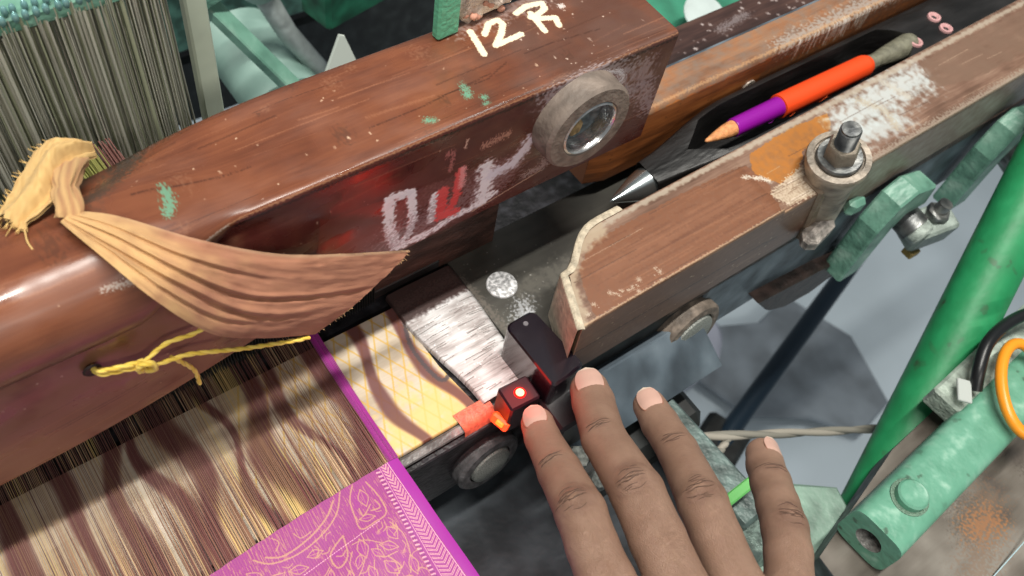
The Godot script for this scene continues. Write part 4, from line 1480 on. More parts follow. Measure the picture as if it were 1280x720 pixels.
func build_shuttle() -> void:
	var t := thing("shuttle", "black shuttle with a steel tip lying in the box channel", "shuttle", Vector3(200, 4, -36))
	var ax := along(Vector3(108, 16.5, -36), Vector3(1, 0.0, 0))
	var mb := Mb.new()
	mb.lathe(ax, [Vector2(0, 0), Vector2(0.8, 1.0), Vector2(2.4, 5), Vector2(5.0, 12), Vector2(6.0, 16), Vector2(6.2, 17.4), Vector2(5.9, 18)], 28)
	put("steel_tip", mb, plain(c8(196, 204, 206), 0.22, 0.95), t)
	mb = Mb.new()
	# body: a tapering trough, open at the top where the pirn lies
	var sheets := [[], [], [], [], []]
	for i in 40:
		var x := lerpf(124.0, 352.0, i / 39.0)
		var k := smoothstep(120.0, 168.0, x)
		var w := lerpf(5.8, 11.8, k)
		var y1 := lerpf(22.5, 27.5, k)
		var y0 := lerpf(10.5, 3.0, k)
		var open := smoothstep(142.0, 152.0, x) * (1.0 - smoothstep(256.0, 262.0, x))
		var iw := maxf(0.05, (w - 2.6) * open)
		var dy := lerpf(y1 - 0.05, 7.0, open)
		var zc := -36.4
		sheets[0].append([Vector3(x, y0, zc - w), Vector3(x, y1 - 1.2, zc - w), Vector3(x, y1, zc - w + 1.0), Vector3(x, y1, zc - iw)])
		sheets[1].append([Vector3(x, y1, zc - iw), Vector3(x, dy, zc - iw * 0.9)])
		sheets[2].append([Vector3(x, dy, zc - iw * 0.9), Vector3(x, dy, zc + iw * 0.9)])
		sheets[3].append([Vector3(x, dy, zc + iw * 0.9), Vector3(x, y1, zc + iw)])
		sheets[4].append([Vector3(x, y1, zc + iw), Vector3(x, y1, zc + w - 1.0), Vector3(x, y1 - 1.2, zc + w), Vector3(x, y0, zc + w)])
	for s in sheets:
		mb.grid(s)
	put("body", mb, worn([c8(14, 14, 15), c8(24, 23, 24), c8(44, 42, 42)], [0.2, 0.6, 0.95], 40.0, 0.4, 0.0, 121, 0.02, Vector3(0.3, 1, 1)), t)
	# eyelets near the far end
	for e in [[262.0, -32.0], [282.0, -38.6], [281.0, -31.4]]:
		mb = Mb.new()
		mb.lathe(xf(Vector3(e[0], 27.4, e[1])), [Vector2(2.9, 0), Vector2(2.7, 0.9), Vector2(1.9, 1.0), Vector2(1.2, 0.1)], 18)
		put("eyelet", mb, plain(c8(206, 158, 158), 0.4), t)
		mb = Mb.new()
		mb.lathe(xf(Vector3(e[0], 27.55, e[1])), [Vector2(1.25, 0.0), Vector2(0, 0.0)], 12)
		put("eyelet_hole", mb, mats.dark, t)
	# the pirn wound with yarn
	var p := thing("pirn", "pirn wound with bright orange and shiny purple yarn in the shuttle", "pirn", Vector3(195, 22, -35))
	var px := along(Vector3(150, 24.5, -36.2), Vector3(1, -0.004, 0.016))
	mb = Mb.new()
	mb.lathe(px, [Vector2(0, 0), Vector2(0.6, 0.6), Vector2(1.7, 5), Vector2(2.7, 10), Vector2(3.1, 15)], 20)
	put("pirn_tip", mb, worn([c8(206, 110, 50), c8(240, 140, 70), c8(248, 170, 110)], [0.2, 0.5, 0.9], 9.0, 0.6, 0.0, 122, 0.03), p)
	prof_wind(p, px, 13.5, 38.0, 3.4, 3.7, [c8(112, 14, 120), c8(140, 20, 150)], "purple_winding", 0.3)
	prof_wind(p, px, 37.0, 89.0, 4.5, 4.4, [c8(222, 60, 8), c8(236, 70, 10)], "orange_winding", 0.7)
	mb = Mb.new()
	for i in 26:
		var y := rng.randf_range(16, 86)
		var rad := 3.6 if y < 37 else 4.5
		var g := rng.randf_range(-0.3, 2.4)
		var c := lin(150, 24, 160) if y < 37 else lin(244, 92, 24)
		var q := []
		for k in 6:
			var gg := g + 0.16 * k
			q.append(px * Vector3(cos(gg) * (rad + 0.1 + 0.5 * sin(k * 0.6)), y + k * rng.randf_range(0.2, 0.9), sin(gg) * (rad + 0.1 + 0.5 * sin(k * 0.6))))
		mb.tube(q, [0.09, 0.09, 0.09, 0.08, 0.06, 0.04], 4, false, [c])
	stuff(put("loose_fibres", mb, vert(0.7), p))
	mb = Mb.new()
	mb.lathe(px, [Vector2(3.6, 86), Vector2(3.0, 92), Vector2(4.0, 100), Vector2(5.0, 112), Vector2(4.6, 114), Vector2(0, 114)], 20)
	put("pirn_butt", mb, worn([c8(92, 90, 74), c8(112, 110, 92), c8(132, 130, 112)], [0.2, 0.5, 0.9], 16.0, 0.5, 0.0, 123, 0.03), p)


func prof_wind(p: Node3D, px: Transform3D, a: float, b: float, r0: float, r1: float, cc: Array, called: String, rough: float) -> void:
	var mb := Mb.new()
	var prof := [Vector2(r0 * 0.7, a)]
	var n := int((b - a) / 0.45)
	for i in n:
		var k := float(i) / n
		var e := 1.0 - pow(maxf(0.0, (k - 0.9) / 0.1), 2.0) * 0.45 if called == "orange_winding" else 1.0
		prof.append(Vector2((lerpf(r0, r1, k) + (0.14 if i % 2 else 0.0)) * e, a + 0.3 + (b - a) * k))
	prof.append(Vector2(r1 * 0.5, b))
	mb.lathe(px, prof, 24)
	put(called, mb, plain(cc[1], rough), p)


# ---------------------------------------------------------------- steel front of the sley
func build_front_rail() -> void:
	var t := thing("front_rail", "blue grey steel rail along the sley's front below the box", "steel rail", Vector3(190, -40, 0))
	var mb := Mb.new()
	mb.box(xf(Vector3(250, -18, -1), Vector3(0, 0, 0)), Vector3(250, 38, 10), 0.8)
	put("rail_plate", mb, mats.plate, t)
	mb = Mb.new()
	mb.box(xf(Vector3(245, 2.0, -2)), Vector3(280, 7.0, 12), 0.8)
	put("shadow_gap_strip", mb, worn([c8(40, 30, 27), c8(64, 50, 44), c8(88, 72, 64)], [0.2, 0.5, 0.9], 30.0, 0.6, 0.0, 131, 0.03), t)  # dark strip standing for the shadow gap below the box
	mb = Mb.new()
	mb.box(xf(Vector3(94, -8, -2)), Vector3(68, 24, 10), 0.8)
	put("dark_filler", mb, mats.dark, t)  # dark filler added to close the bright gap under the box end
	mb = Mb.new()
	mb.slab([Vector2(58, 0), Vector2(121, 0), Vector2(127, 24), Vector2(58, 24)], xf(Vector3(0, -8, 7.0), Vector3(50, 0, 0)), 6, 0.8)
	put("side_plate", mb, mats.plate, t)
	mb = Mb.new()
	mb.box(xf(Vector3(330, -46, -22)), Vector3(420, 22, 30), 1.0)
	put("under_bar", mb, mats.black_iron, t)
	# leather or wooden strap bowed under the rail
	var st := thing("picking_strap", "dark brown bowed strap under the steel rail", "strap", Vector3(200, -50, 4))
	mb = Mb.new()
	mb.slab([Vector2(158, -27), Vector2(200, -34), Vector2(229, -44), Vector2(222, -50), Vector2(205, -56), Vector2(186, -53), Vector2(172, -44)], xf(Vector3(0, 0, 2.5), Vector3(-90, 0, 0)), 7.0, 1.0)
	put("strap_body", mb, worn([c8(30, 20, 19), c8(40, 28, 26), c8(56, 42, 38)], [0.2, 0.55, 0.95], 40.0, 0.5, 0.0, 132, 0.03), st)

	# round washers with bolts
	for d in [[Vector3(118.5, -18, 3.0), "brown rubber washer and bolt on the rail, right of the fingers", 14.6], [Vector3(34, -31, 0.4), "worn round bolt washer on the dark body, left of the index finger", 12.5]]:
		var w := thing("washer_bolt", d[1], "bolt", d[0], "bolts with round washers")
		var wx := along(d[0], Vector3(0.05, 0.1, 1))
		mb = Mb.new()
		mb.lathe(wx, [Vector2(d[2], 0), Vector2(d[2], 5.6), Vector2(d[2] - 0.9, 6.6), Vector2(d[2] - 3.6, 6.9), Vector2(d[2] - 4.2, 6.4)], 40)
		put("rubber_ring", mb, mats.brown_rubber if d[0].x > 60 else worn([c8(56, 54, 58), c8(84, 82, 86), c8(120, 118, 120)], [0.2, 0.5, 0.9], 20.0, 0.5, 0.1, 133, 0.03), w)
		mb = Mb.new()
		mb.lathe(wx, [Vector2(d[2] - 4.0, 4.6), Vector2(d[2] - 5.0, 7.4), Vector2(d[2] - 7.0, 8.2), Vector2(0, 8.6)], 24)
		put("bolt_head", mb, worn([c8(88, 94, 92), c8(132, 138, 134), c8(178, 182, 176)], [0.2, 0.5, 0.9], 9.0, 0.5, 0.35, 134, 0.05, Vector3.ONE, 0.04), w)

	# green bent brackets on the rail
	for b in [[Vector3(212, -13, 6), "green bent bracket with a bolted block, nearer the wooden clamp"], [Vector3(286, -12, 6), "green bent bracket close to the photograph's right edge"]]:
		var o: Vector3 = b[0]
		var g := thing("green_bracket", b[1], "bracket", o, "green brackets on the steel rail")
		mb = Mb.new()
		var arm := [Vector2(-6, -27), Vector2(-5, 6), Vector2(0, 19), Vector2(8, 23), Vector2(23, 18), Vector2(25, 7), Vector2(12, 9), Vector2(7, 1), Vector2(5, -27)]
		mb.slab(arm, xf(o + Vector3(0, 0, 0.5), Vector3(-90, 0, 0)), 10.0, 0.9)
		put("bracket_arm", mb, mats.teal, g)
		mb = Mb.new()
		mb.tube([o + Vector3(23, -4, 4), o + Vector3(24, -6, 14)], [6.5], 18)
		put("bracket_washer", mb, mats.steel, g)
		mb = Mb.new()
		hex(mb, along(o + Vector3(24, -6, 13.6), Vector3(0.1, -0.2, 1)), 5.6, 5.0)
		put("bracket_nut", mb, worn([c8(110, 134, 124), c8(150, 168, 158), c8(182, 194, 186)], [0.2, 0.5, 0.9], 12.0, 0.5, 0.1, 136, 0.03), g)
		mb = Mb.new()
		mb.box(xf(o + Vector3(36, -12, 14), Vector3(10, -12, 8)), Vector3(19, 15, 13), 1.2)
		put("clamp_block", mb, worn([c8(90, 116, 104), c8(138, 160, 148), c8(170, 184, 176)], [0.2, 0.5, 0.9], 20.0, 0.5, 0.0, 137, 0.03), g)
		mb = Mb.new()
		hex(mb, along(o + Vector3(36, -4.4, 14), Vector3(0.05, 1, 0.1)), 5.0, 3.6)
		mb.tube([o + Vector3(36, -1, 14), o + Vector3(36.4, 3.4, 14.4)], [2.9], 14)
		put("block_bolt", mb, mats.steel, g)
		mb = Mb.new()
		mb.box(xf(o + Vector3(30, -22, 17), Vector3(0, 0, -10)), Vector3(7, 3.2, 5), 0.5)
		put("brass_shim", mb, plain(c8(150, 128, 74), 0.5, 0.3), g)


# ---------------------------------------------------------------- the feeler and what is round it
func build_sensor() -> void:
	# dark cast body under the board
	var body := thing("iron_casting", "dark iron sley body below the race board", "machine body", Vector3(10, -90, 0))
	var mb := Mb.new()
	mb.box(xf(Vector3(-20, -26, -4)), Vector3(160, 44, 12), 1.2)
	put("face_plate", mb, worn([c8(30, 26, 30), c8(48, 43, 47), c8(74, 70, 74)], [0.25, 0.6, 0.95], 40.0, 0.36, 0.1, 141, 0.02), body)
	mb = Mb.new()
	mb.box(xf(Vector3(-20, -4.9, 2.4)), Vector3(160, 1.6, 3.4), 0.5)
	put("lower_bead", mb, mats.black_iron, body)
	mb = Mb.new()
	mb.box(xf(Vector3(10, -86, 34), Vector3(-12, 0, 0)), Vector3(220, 60, 100), 6)
	put("cast_beam", mb, worn([c8(36, 38, 42), c8(52, 55, 60), c8(78, 84, 90)], [0.25, 0.6, 0.95], 90.0, 0.45, 0.2, 142, 0.02), body)
	mb = Mb.new()
	mb.box(xf(Vector3(88, -66, 20)), Vector3(60, 50, 24), 4)
	put("dark_housing", mb, mats.dark, body)
	for q in [[Vector3(52.4, -10, 23.7), 4.2], [Vector3(4.1, -50, 22.6), 5.0], [Vector3(60, -26, 30), 3.6]]:
		var s := thing("hex_bolt", {52: "small grey bolt head seen between index and middle finger", 4: "pale lump of a bolt head at the picture's lower edge", 60: "small steel bolt deep between the fingers"}[int(q[0].x)], "bolt", q[0])
		mb = Mb.new()
		hex(mb, along(q[0] - Vector3(0, 8, 0), Vector3(0.1, 1, 0.25)), q[1], 8.0)
		put("bolt_hex", mb, worn([c8(100, 108, 106), c8(146, 154, 150), c8(190, 196, 190)], [0.2, 0.5, 0.9], 9.0, 0.5, 0.3, 143, 0.05), s)

	# long black feeler housing
	var f := thing("feeler_housing", "long glossy black feeler housing lying beside the worn block", "sensor housing", Vector3(56, -2, -4))
	mb = Mb.new()
	var plan := []
	for c in [[Vector2(49.6, -11.0), 180.0, 2.4], [Vector2(56.0, -11.2), 270.0, 2.4], [Vector2(58.4, 8.6), 0.0, 1.6], [Vector2(49.0, 9.6), 90.0, 1.6]]:
		for i in 5:
			var a := deg_to_rad(float(c[1]) + 90.0 * i / 4.0)
			plan.append(c[0] + Vector2(cos(a), sin(a)) * float(c[2]))
	mb.slab(plan, xf(Vector3(0, 19.0, 0)), 20.0, 0.8)
	var gloss := plain(c8(26, 20, 28), 0.22)
	gloss.clearcoat_enabled = true
	gloss.clearcoat = 0.6
	gloss.clearcoat_roughness = 0.12
	put("housing_case", mb, gloss, f)
	mb = Mb.new()
	mb.box(xf(Vector3(55, -4, 14)), Vector3(17, 20, 13), 1.0)
	put("mount_block", mb, plain(c8(26, 22, 26), 0.4), f)
	mb = Mb.new()
	mb.tube([Vector3(53, 18.8, -10.4), Vector3(53, 19.3, -10.4)], [0.8], 14)
	put("case_screw", mb, plain(c8(120, 116, 120), 0.4, 0.5), f)

	# cube with the lit lamp
	var s := thing("sensor_cube", "small dark cube sensor with a glowing red indicator lamp", "sensor", Vector3(40.5, -3, 5))
	mb = Mb.new()
	mb.box(xf(Vector3(40.6, 4.4, 5.0), Vector3(0, -4, 0)), Vector3(10.4, 15.2, 8.4), 0.6)
	put("cube_case", mb, plain(c8(44, 22, 30), 0.3), s)
	var lamp := StandardMaterial3D.new()
	lamp.albedo_color = c8(255, 190, 150)
	lamp.emission_enabled = true
	lamp.emission = Color(1.0, 0.72, 0.5)
	lamp.emission_energy_multiplier = 1.5
	mb = Mb.new()
	mb.lathe(xf(Vector3(40.7, 12.0, 5.2)), [Vector2(1.35, 0), Vector2(1.3, 0.35), Vector2(0.8, 0.6), Vector2(0, 0.7)], 20)
	put("lamp_lens", mb, lamp, s)
	var halo := StandardMaterial3D.new()
	halo.albedo_color = c8(200, 20, 10)
	halo.emission_enabled = true
	halo.emission = Color(1.0, 0.10, 0.03)
	halo.emission_energy_multiplier = 0.7
	mb = Mb.new()
	mb.lathe(xf(Vector3(40.7, 12.0, 5.2)), [Vector2(1.9, 0), Vector2(1.8, 0.2), Vector2(1.3, 0.28)], 24)
	put("lamp_rim", mb, halo, s)
	var glow := OmniLight3D.new()
	glow.name = "indicator_lamp_light"
	glow.light_color = Color(1.0, 0.12, 0.04)
	glow.light_energy = 0.00035
	glow.light_size = 0.003
	glow.omni_range = 0.5
	glow.omni_attenuation = 2.0
	glow.shadow_enabled = true
	glow.position = V(Vector3(40.7, 15.6, 5.2))
	add_child(glow)
	# light guide on the cube's side, shining on the tape
	mb = Mb.new()
	mb.box(xf(Vector3(34.6, 0.6, 6.0), Vector3(0, 14, -24)), Vector3(2.4, 4.0, 6.4), 0.7)
	var guide := StandardMaterial3D.new()
	guide.albedo_color = c8(255, 120, 60)
	guide.roughness = 0.2
	guide.emission_enabled = true
	guide.emission = Color(1.0, 0.17, 0.04)
	guide.emission_energy_multiplier = 0.8
	put("lamp_window", mb, guide, s)
	mb = Mb.new()
	mb.box(xf(Vector3(33.4, 2.2, 7.0), Vector3(0, 14, -24)), Vector3(1.0, 1.8, 2.6), 0.3)
	var hot := guide.duplicate()
	hot.emission = Color(1.0, 0.5, 0.12)
	hot.emission_energy_multiplier = 1.6
	put("lamp_spot", mb, hot, s)
	var gl2 := OmniLight3D.new()
	gl2.name = "window_lamp_light"
	gl2.light_color = Color(1.0, 0.14, 0.04)
	gl2.light_energy = 0.0002
	gl2.light_size = 0.003
	gl2.omni_range = 0.5
	gl2.omni_attenuation = 2.0
	gl2.shadow_enabled = true
	gl2.position = V(Vector3(30.8, 5.5, 7.0))
	add_child(gl2)
	# tape over the board's front edge
	mb = Mb.new()
	var prof := [Vector2(-3.4, 0.16), Vector2(-1.0, 0.2), Vector2(1.2, -0.5), Vector2(2.6, -1.6), Vector2(3.2, -5.0)]
	var a := []
	for x in [23.8, 28.0, 32.0, 36.0]:
		var r := []
		for p in prof:
			r.append(Vector3(x + p.x * 0.12, p.y + 0.25, p.x))
		a.append(r)
	mb.grid(a)
	var b := []
	for r in a:
		var rr := []
		for p in r:
			rr.append(p + Vector3(0, -0.12, -0.06))
		b.append(rr)
	mb.grid(b)
	tag(put("red_tape", mb, worn([c8(196, 70, 48), c8(222, 92, 66), c8(232, 122, 92)], [0.2, 0.5, 0.9], 10.0, 0.4, 0.0, 145, 0.02)), "orange red tape folded over the board's front edge beside the lit cube", "tape")


# ---------------------------------------------------------------- rag and yarn
func build_rag() -> void:
	var t := thing("tied_rag", "ochre and pinkish brown rag knotted round the sley cap", "rag", Vector3(-48, 88, -55))
	var mat := vert(0.95, 0.0, 0.1)
	mat.heightmap_enabled = true
	mat.uv1_triplanar = true
	mat.uv1_scale = Vector3.ONE / (4.0 * S)
	mat.heightmap_texture = noise_tex(151, 0.15, 3)
	mat.heightmap_scale = 0.02
	# the draped end
	var A := [Vector3(-48.7, 96.0, -48.6), Vector3(-41.0, 95.6, -42.9), Vector3(-28.9, 90.9, -33.0), Vector3(-12.6, 77.3, -30.5), Vector3(5.4, 66.4, -29.4), Vector3(22.6, 54.0, -31.0)]
	var B := [Vector3(-51.2, 96.0, -46.8), Vector3(-47.6, 95.4, -35.4), Vector3(-42.4, 88.8, -25.2), Vector3(-34.0, 70.3, -24.0), Vector3(-23.5, 57.4, -25.0), Vector3(-8.6, 44.8, -26.0)]
	var sa := smooth_path(A, 8)
	var sb := smooth_path(B, 8)
	var rows := []
	var cols := []
	var under := []
	var nf := FastNoiseLite.new()
	nf.seed = 21
	nf.frequency = 0.08
	var toward := Vector3(-0.05, 0.62, 0.75).normalized()
	for i in sa.size():
		var u := float(i) / (sa.size() - 1)
		var r := []
		var c := []
		var un := []
		for j in 81:
			var k := j / 80.0
			var p: Vector3 = sa[i].lerp(sb[i], k)
			if u > 0.8:
				p += Vector3(3.6, 1.0, 0) * sin(PI * k) * (u - 0.8) * 5.0
			# folds fan out from the knot
			var f := 1.6 * nf.get_noise_2d(k * 22.0, u * 16.0) + 0.9 * sin(k * 8.0 + u * 1.5)
			for cr in [[0.24, 0.12, 1.2, 0.03, 0.02, 0.6], [0.46, 0.1, 1.5, 0.026, 0.05, 0.95], [0.68, 0.06, 1.7, 0.03, 0.0, 0.85], [0.8, 0.04, 1.1, 0.022, 0.05, 0.7]]:
				var off: float = k - cr[0] - cr[1] * u - 0.02 * sin(u * 9.0 + cr[0] * 20.0)
				var on: float = smoothstep(cr[4] - 0.05, cr[4] + 0.08, u) * (1.0 - smoothstep(cr[5] - 0.2, cr[5] + 0.1, u)) * lerpf(0.55, 1.25, smoothstep(0.0, 0.4, u))
				f += on * cr[2] * (0.8 * exp(-pow((off + cr[3] * 1.6) / (cr[3] * 1.3), 2.0)) - exp(-pow(off / cr[3], 2.0)))
			var amp := lerpf(0.6, 0.5, u) * smoothstep(0.0, 0.08, u + 0.04)
			f = f * amp + nf.get_noise_3d(p.x * 3.0, p.y * 3.0, p.z * 3.0) * 0.5
			p += toward * (1.4 + sin(PI * k) * 1.6 + f)
			r.append(p)
			un.append(p - toward * 0.7)
			var q := smoothstep(0.15, 0.62, u + (k - 0.5) * -0.25 + nf.get_noise_3dv(p * 1.3) * 0.22)
			var col := lin(216, 174, 120).lerp(lin(182, 126, 98), q)
			col = col.lerp(lin(222, 196, 158), 0.6 * (1.0 - smoothstep(0.0, 0.05, k)) * u)
			col = col.lerp(lin(140, 88, 66), 0.55 * clampf(nf.get_noise_3dv(p * 2.2) * 1.6, 0.0, 1.0))
			c.append(col)
		rows.append(r)
		cols.append(c)
		under.append(un)
	var mb := Mb.new()
	mb.grid(rows, [], cols)
	mb.grid(under, [], cols)
	put("draped_end", mb, mat, t)
	# fringe along the torn edge
	mb = Mb.new()
	for i in 110:
		var k := rng.randf()
		var p: Vector3
		if i < 70:
			p = rows[-1][int(k * 80)]
			if k > 0.25 and k < 0.75 and rng.randf() < 0.8:
				continue
		else:
			p = rows[int(lerpf(30, 40, k))][0]
		var d := Vector3(rng.randf_range(0.0, 0.9), rng.randf_range(-1.4, 0.1), rng.randf_range(-0.2, 0.6))
		mb.tube([p, p + d * rng.randf_range(0.3, 0.9)], [0.08, 0.04], 4, false, [lin(222, 180, 132)])
	stuff(put("frayed_edge", mb, mat, t))
	# twisted neck
	mb = Mb.new()
	var nk := smooth_path([Vector3(-43.0, 92.0, -63.0), Vector3(-45.0, 96.0, -58.0), Vector3(-47.6, 97.6, -52.5), Vector3(-48.8, 97.4, -48.0), Vector3(-49.6, 96.4, -46.4)], 6)
	var nrows := []
	var ncols := []
	for i in nk.size():
		var u := float(i) / (nk.size() - 1)
		var d: Vector3 = (nk[mini(i + 1, nk.size() - 1)] - nk[maxi(i - 1, 0)]).normalized()
		var a := d.cross(Vector3.UP).normalized()
		var b := a.cross(d)
		var r := []
		var c := []
		for k in 28:
			var g := TAU * k / 28.0
			var rad := lerpf(2.5, 2.0, u) * (1.0 + 0.2 * sin(g * 3.0 + u * 6.0) + 0.1 * sin(g * 8.0 - u * 7.0) - 0.22 * exp(-pow((u - 0.45 - 0.06 * sin(g)) / 0.05, 2.0)))
			r.append(nk[i] + (a * cos(g) * 1.15 + b * sin(g) * 0.8) * rad)
			c.append(lin(212, 172, 118).lerp(lin(176, 130, 92), 0.5 + 0.5 * sin(g * 8.0 - u * 7.0 + 2.0)))
		nrows.append(r)
		ncols.append(c)
	mb.grid(nrows, [], ncols, true)
	mb.fan(nrows[-1], false, lin(190, 140, 90))
	put("twisted_neck", mb, mat, t)
	# the loose tail behind the knot
	mb = Mb.new()
	var ta := smooth_path([Vector3(-37.6, 89.6, -67.0), Vector3(-41.5, 92.6, -68.6), Vector3(-47.0, 94.0, -68.2), Vector3(-53.4, 93.6, -62.8), Vector3(-58.0, 93.0, -58.4), Vector3(-61.6, 92.0, -56.0)], 6)
	var tb := smooth_path([Vector3(-37.8, 89.8, -65.4), Vector3(-40.6, 92.0, -63.6), Vector3(-44.6, 94.6, -60.0), Vector3(-47.6, 95.4, -55.0), Vector3(-51.0, 94.8, -51.6), Vector3(-57.6, 93.8, -49.4)], 6)
	rows = []
	cols = []
	under = []
	for i in ta.size():
		var u := float(i) / (ta.size() - 1)
		var r := []
		var c := []
		var un := []
		for j in 21:
			var k := j / 20.0
			var p: Vector3 = ta[i].lerp(tb[i], k)
			p += Vector3(0, 1.2 + 2.4 * sin(PI * k) + 0.7 * sin(k * 11.0 + u * 3.0) + nf.get_noise_3d(p.x * 4.0, 0, p.z * 4.0) * 0.8, 0)
			p.y -= 1.6 * exp(-pow((k - 0.8) / 0.06, 2.0))
			if i == ta.size() - 1:
				p += Vector3(rng.randf_range(-1.2, 0.6), -0.6, rng.randf_range(-0.4, 1.0))
			r.append(p)
			un.append(p - Vector3(0, 0.8, 0))
			c.append(lin(226, 190, 128).lerp(lin(200, 158, 98), clampf(0.4 + nf.get_noise_2d(i * 8.0, j * 8.0), 0.0, 1.0)))
		rows.append(r)
		cols.append(c)
		under.append(un)
	mb.grid(rows, [], cols)
	mb.grid(under, [], cols)
	put("loose_tail", mb, mat, t)
	mb = Mb.new()
	for i in 70:
		var p: Vector3 = rows[-1][int(rng.randf() * 20)] if i < 34 else rows[int(rng.randf() * 30)][0]
		var d := Vector3(-1.0, -0.5, 0.9) if i < 34 else Vector3(-0.6, 0.1, -0.9)
		d += Vector3(rng.randf_range(-0.6, 0.6), rng.randf_range(-0.2, 0.3), rng.randf_range(-0.6, 0.6))
		mb.tube([p, p + d * rng.randf_range(0.5, 1.3)], [0.12, 0.05], 4, false, [lin(230, 190, 120)])
	stuff(put("tail_fringe", mb, mat, t))
	mb = Mb.new()
	mb.tube(smooth_path([Vector3(-57.4, 94.2, -51.0), Vector3(-57.9, 95.0, -48.0), Vector3(-58.3, 94.6, -45.4), Vector3(-57.6, 92.8, -41.6)], 5), [0.32, 0.3, 0.2], 6, true, [lin(222, 184, 120)])
	put("loose_thread", mb, mat, t)


func build_yarn() -> void:
	var t := thing("yellow_string", "yellow string knotted through a small hole in the cap's front", "string", Vector3(-45, 55, -29))
	var yl := [lin(236, 200, 78), lin(246, 214, 100)]
	var m := vert(0.6, 0.0, 0.4)
	var mb := Mb.new()
	# two strands from the hole to the knot
	twist(mb, [Vector3(-58.6, 66.2, -31.4), Vector3(-57.6, 66.6, -29.3), Vector3(-53.0, 64.8, -28.8), Vector3(-48.6, 63.8, -28.4)], 0.62, yl)
	twist(mb, [Vector3(-58.6, 65.6, -31.4), Vector3(-57.6, 65.0, -29.3), Vector3(-53.0, 63.2, -28.8), Vector3(-48.8, 61.8, -28.4)], 0.62, yl)
	put("doubled_strand", mb, m, t)
	mb = Mb.new()
	twist(mb, [Vector3(-50.4, 61.0, -28.2), Vector3(-49.8, 64.6, -27.2), Vector3(-47.6, 64.4, -26.6), Vector3(-47.0, 61.2, -27.0), Vector3(-49.0, 60.4, -28.0), Vector3(-50.0, 63.0, -27.4)], 0.7, yl)
	put("knot", mb, m, t)
	mb = Mb.new()
	twist(mb, [Vector3(-48.6, 64.6, -27.6), Vector3(-43.0, 66.4, -28.4), Vector3(-37.0, 65.6, -28.2), Vector3(-32.9, 66.6, -28.0)], 0.55, yl)
	put("upper_end", mb, m, t)
	mb = Mb.new()
	twist(mb, [Vector3(-47.4, 61.6, -27.6), Vector3(-42.6, 60.0, -27.8), Vector3(-38.4, 58.8, -27.6), Vector3(-27.0, 54.0, -25.6), Vector3(-15.0, 48.4, -24.6), Vector3(-10.6, 46.4, -24.6)], 0.58, yl)
	put("long_end", mb, m, t)
	mb = Mb.new()
	twist(mb, [Vector3(-43.0, 60.4, -28.2), Vector3(-41.0, 55.6, -28.6), Vector3(-38.9, 49.0, -29.0), Vector3(-38.7, 41.8, -29.2)], 0.55, yl)
	put("lower_end", mb, m, t)
	mb = Mb.new()
	for i in 10:
		var p := Vector3(-32.9, 66.6, -28.0)
		mb.tube([p, p + Vector3(rng.randf_range(0.4, 1.8), rng.randf_range(-0.4, 1.2), rng.randf_range(-0.4, 0.6))], [0.2, 0.1], 4, false, [lin(214, 176, 130)])
	stuff(put("frayed_tip", mb, m, t))
	mb = Mb.new()
	mb.lathe(along(Vector3(-58.8, 65.8, -30.75), Vector3(0, 0, 1)), [Vector2(2.1, 0.1), Vector2(1.7, 0.5), Vector2(1.2, 0.25), Vector2(0, 0.22)], 18)
	put("hole_rim", mb, plain(c8(50, 30, 26), 0.6), t)


# two plies wound round each other
func twist(mb: Mb, pts: Array, r: float, cc: Array, tight := 1.1) -> void:
	var path := smooth_path(pts, 10)
	for ply in 2:
		var out := []
		var far := 0.0
		var a := Vector3.RIGHT
		for i in path.size():
			var d: Vector3 = (path[mini(i + 1, path.size() - 1)] - path[maxi(i - 1, 0)]).normalized()
			if i:
				far += path[i].distance_to(path[i - 1])
			a = d.cross(Vector3(0.3, 0.9, 0.2)).normalized()
			var b := d.cross(a)
			var g := far * tight + ply * PI
			out.append(path[i] + (a * cos(g) + b * sin(g)) * r * 0.34)
		mb.tube(out, [r * 0.82], 8, true, [cc[ply]])


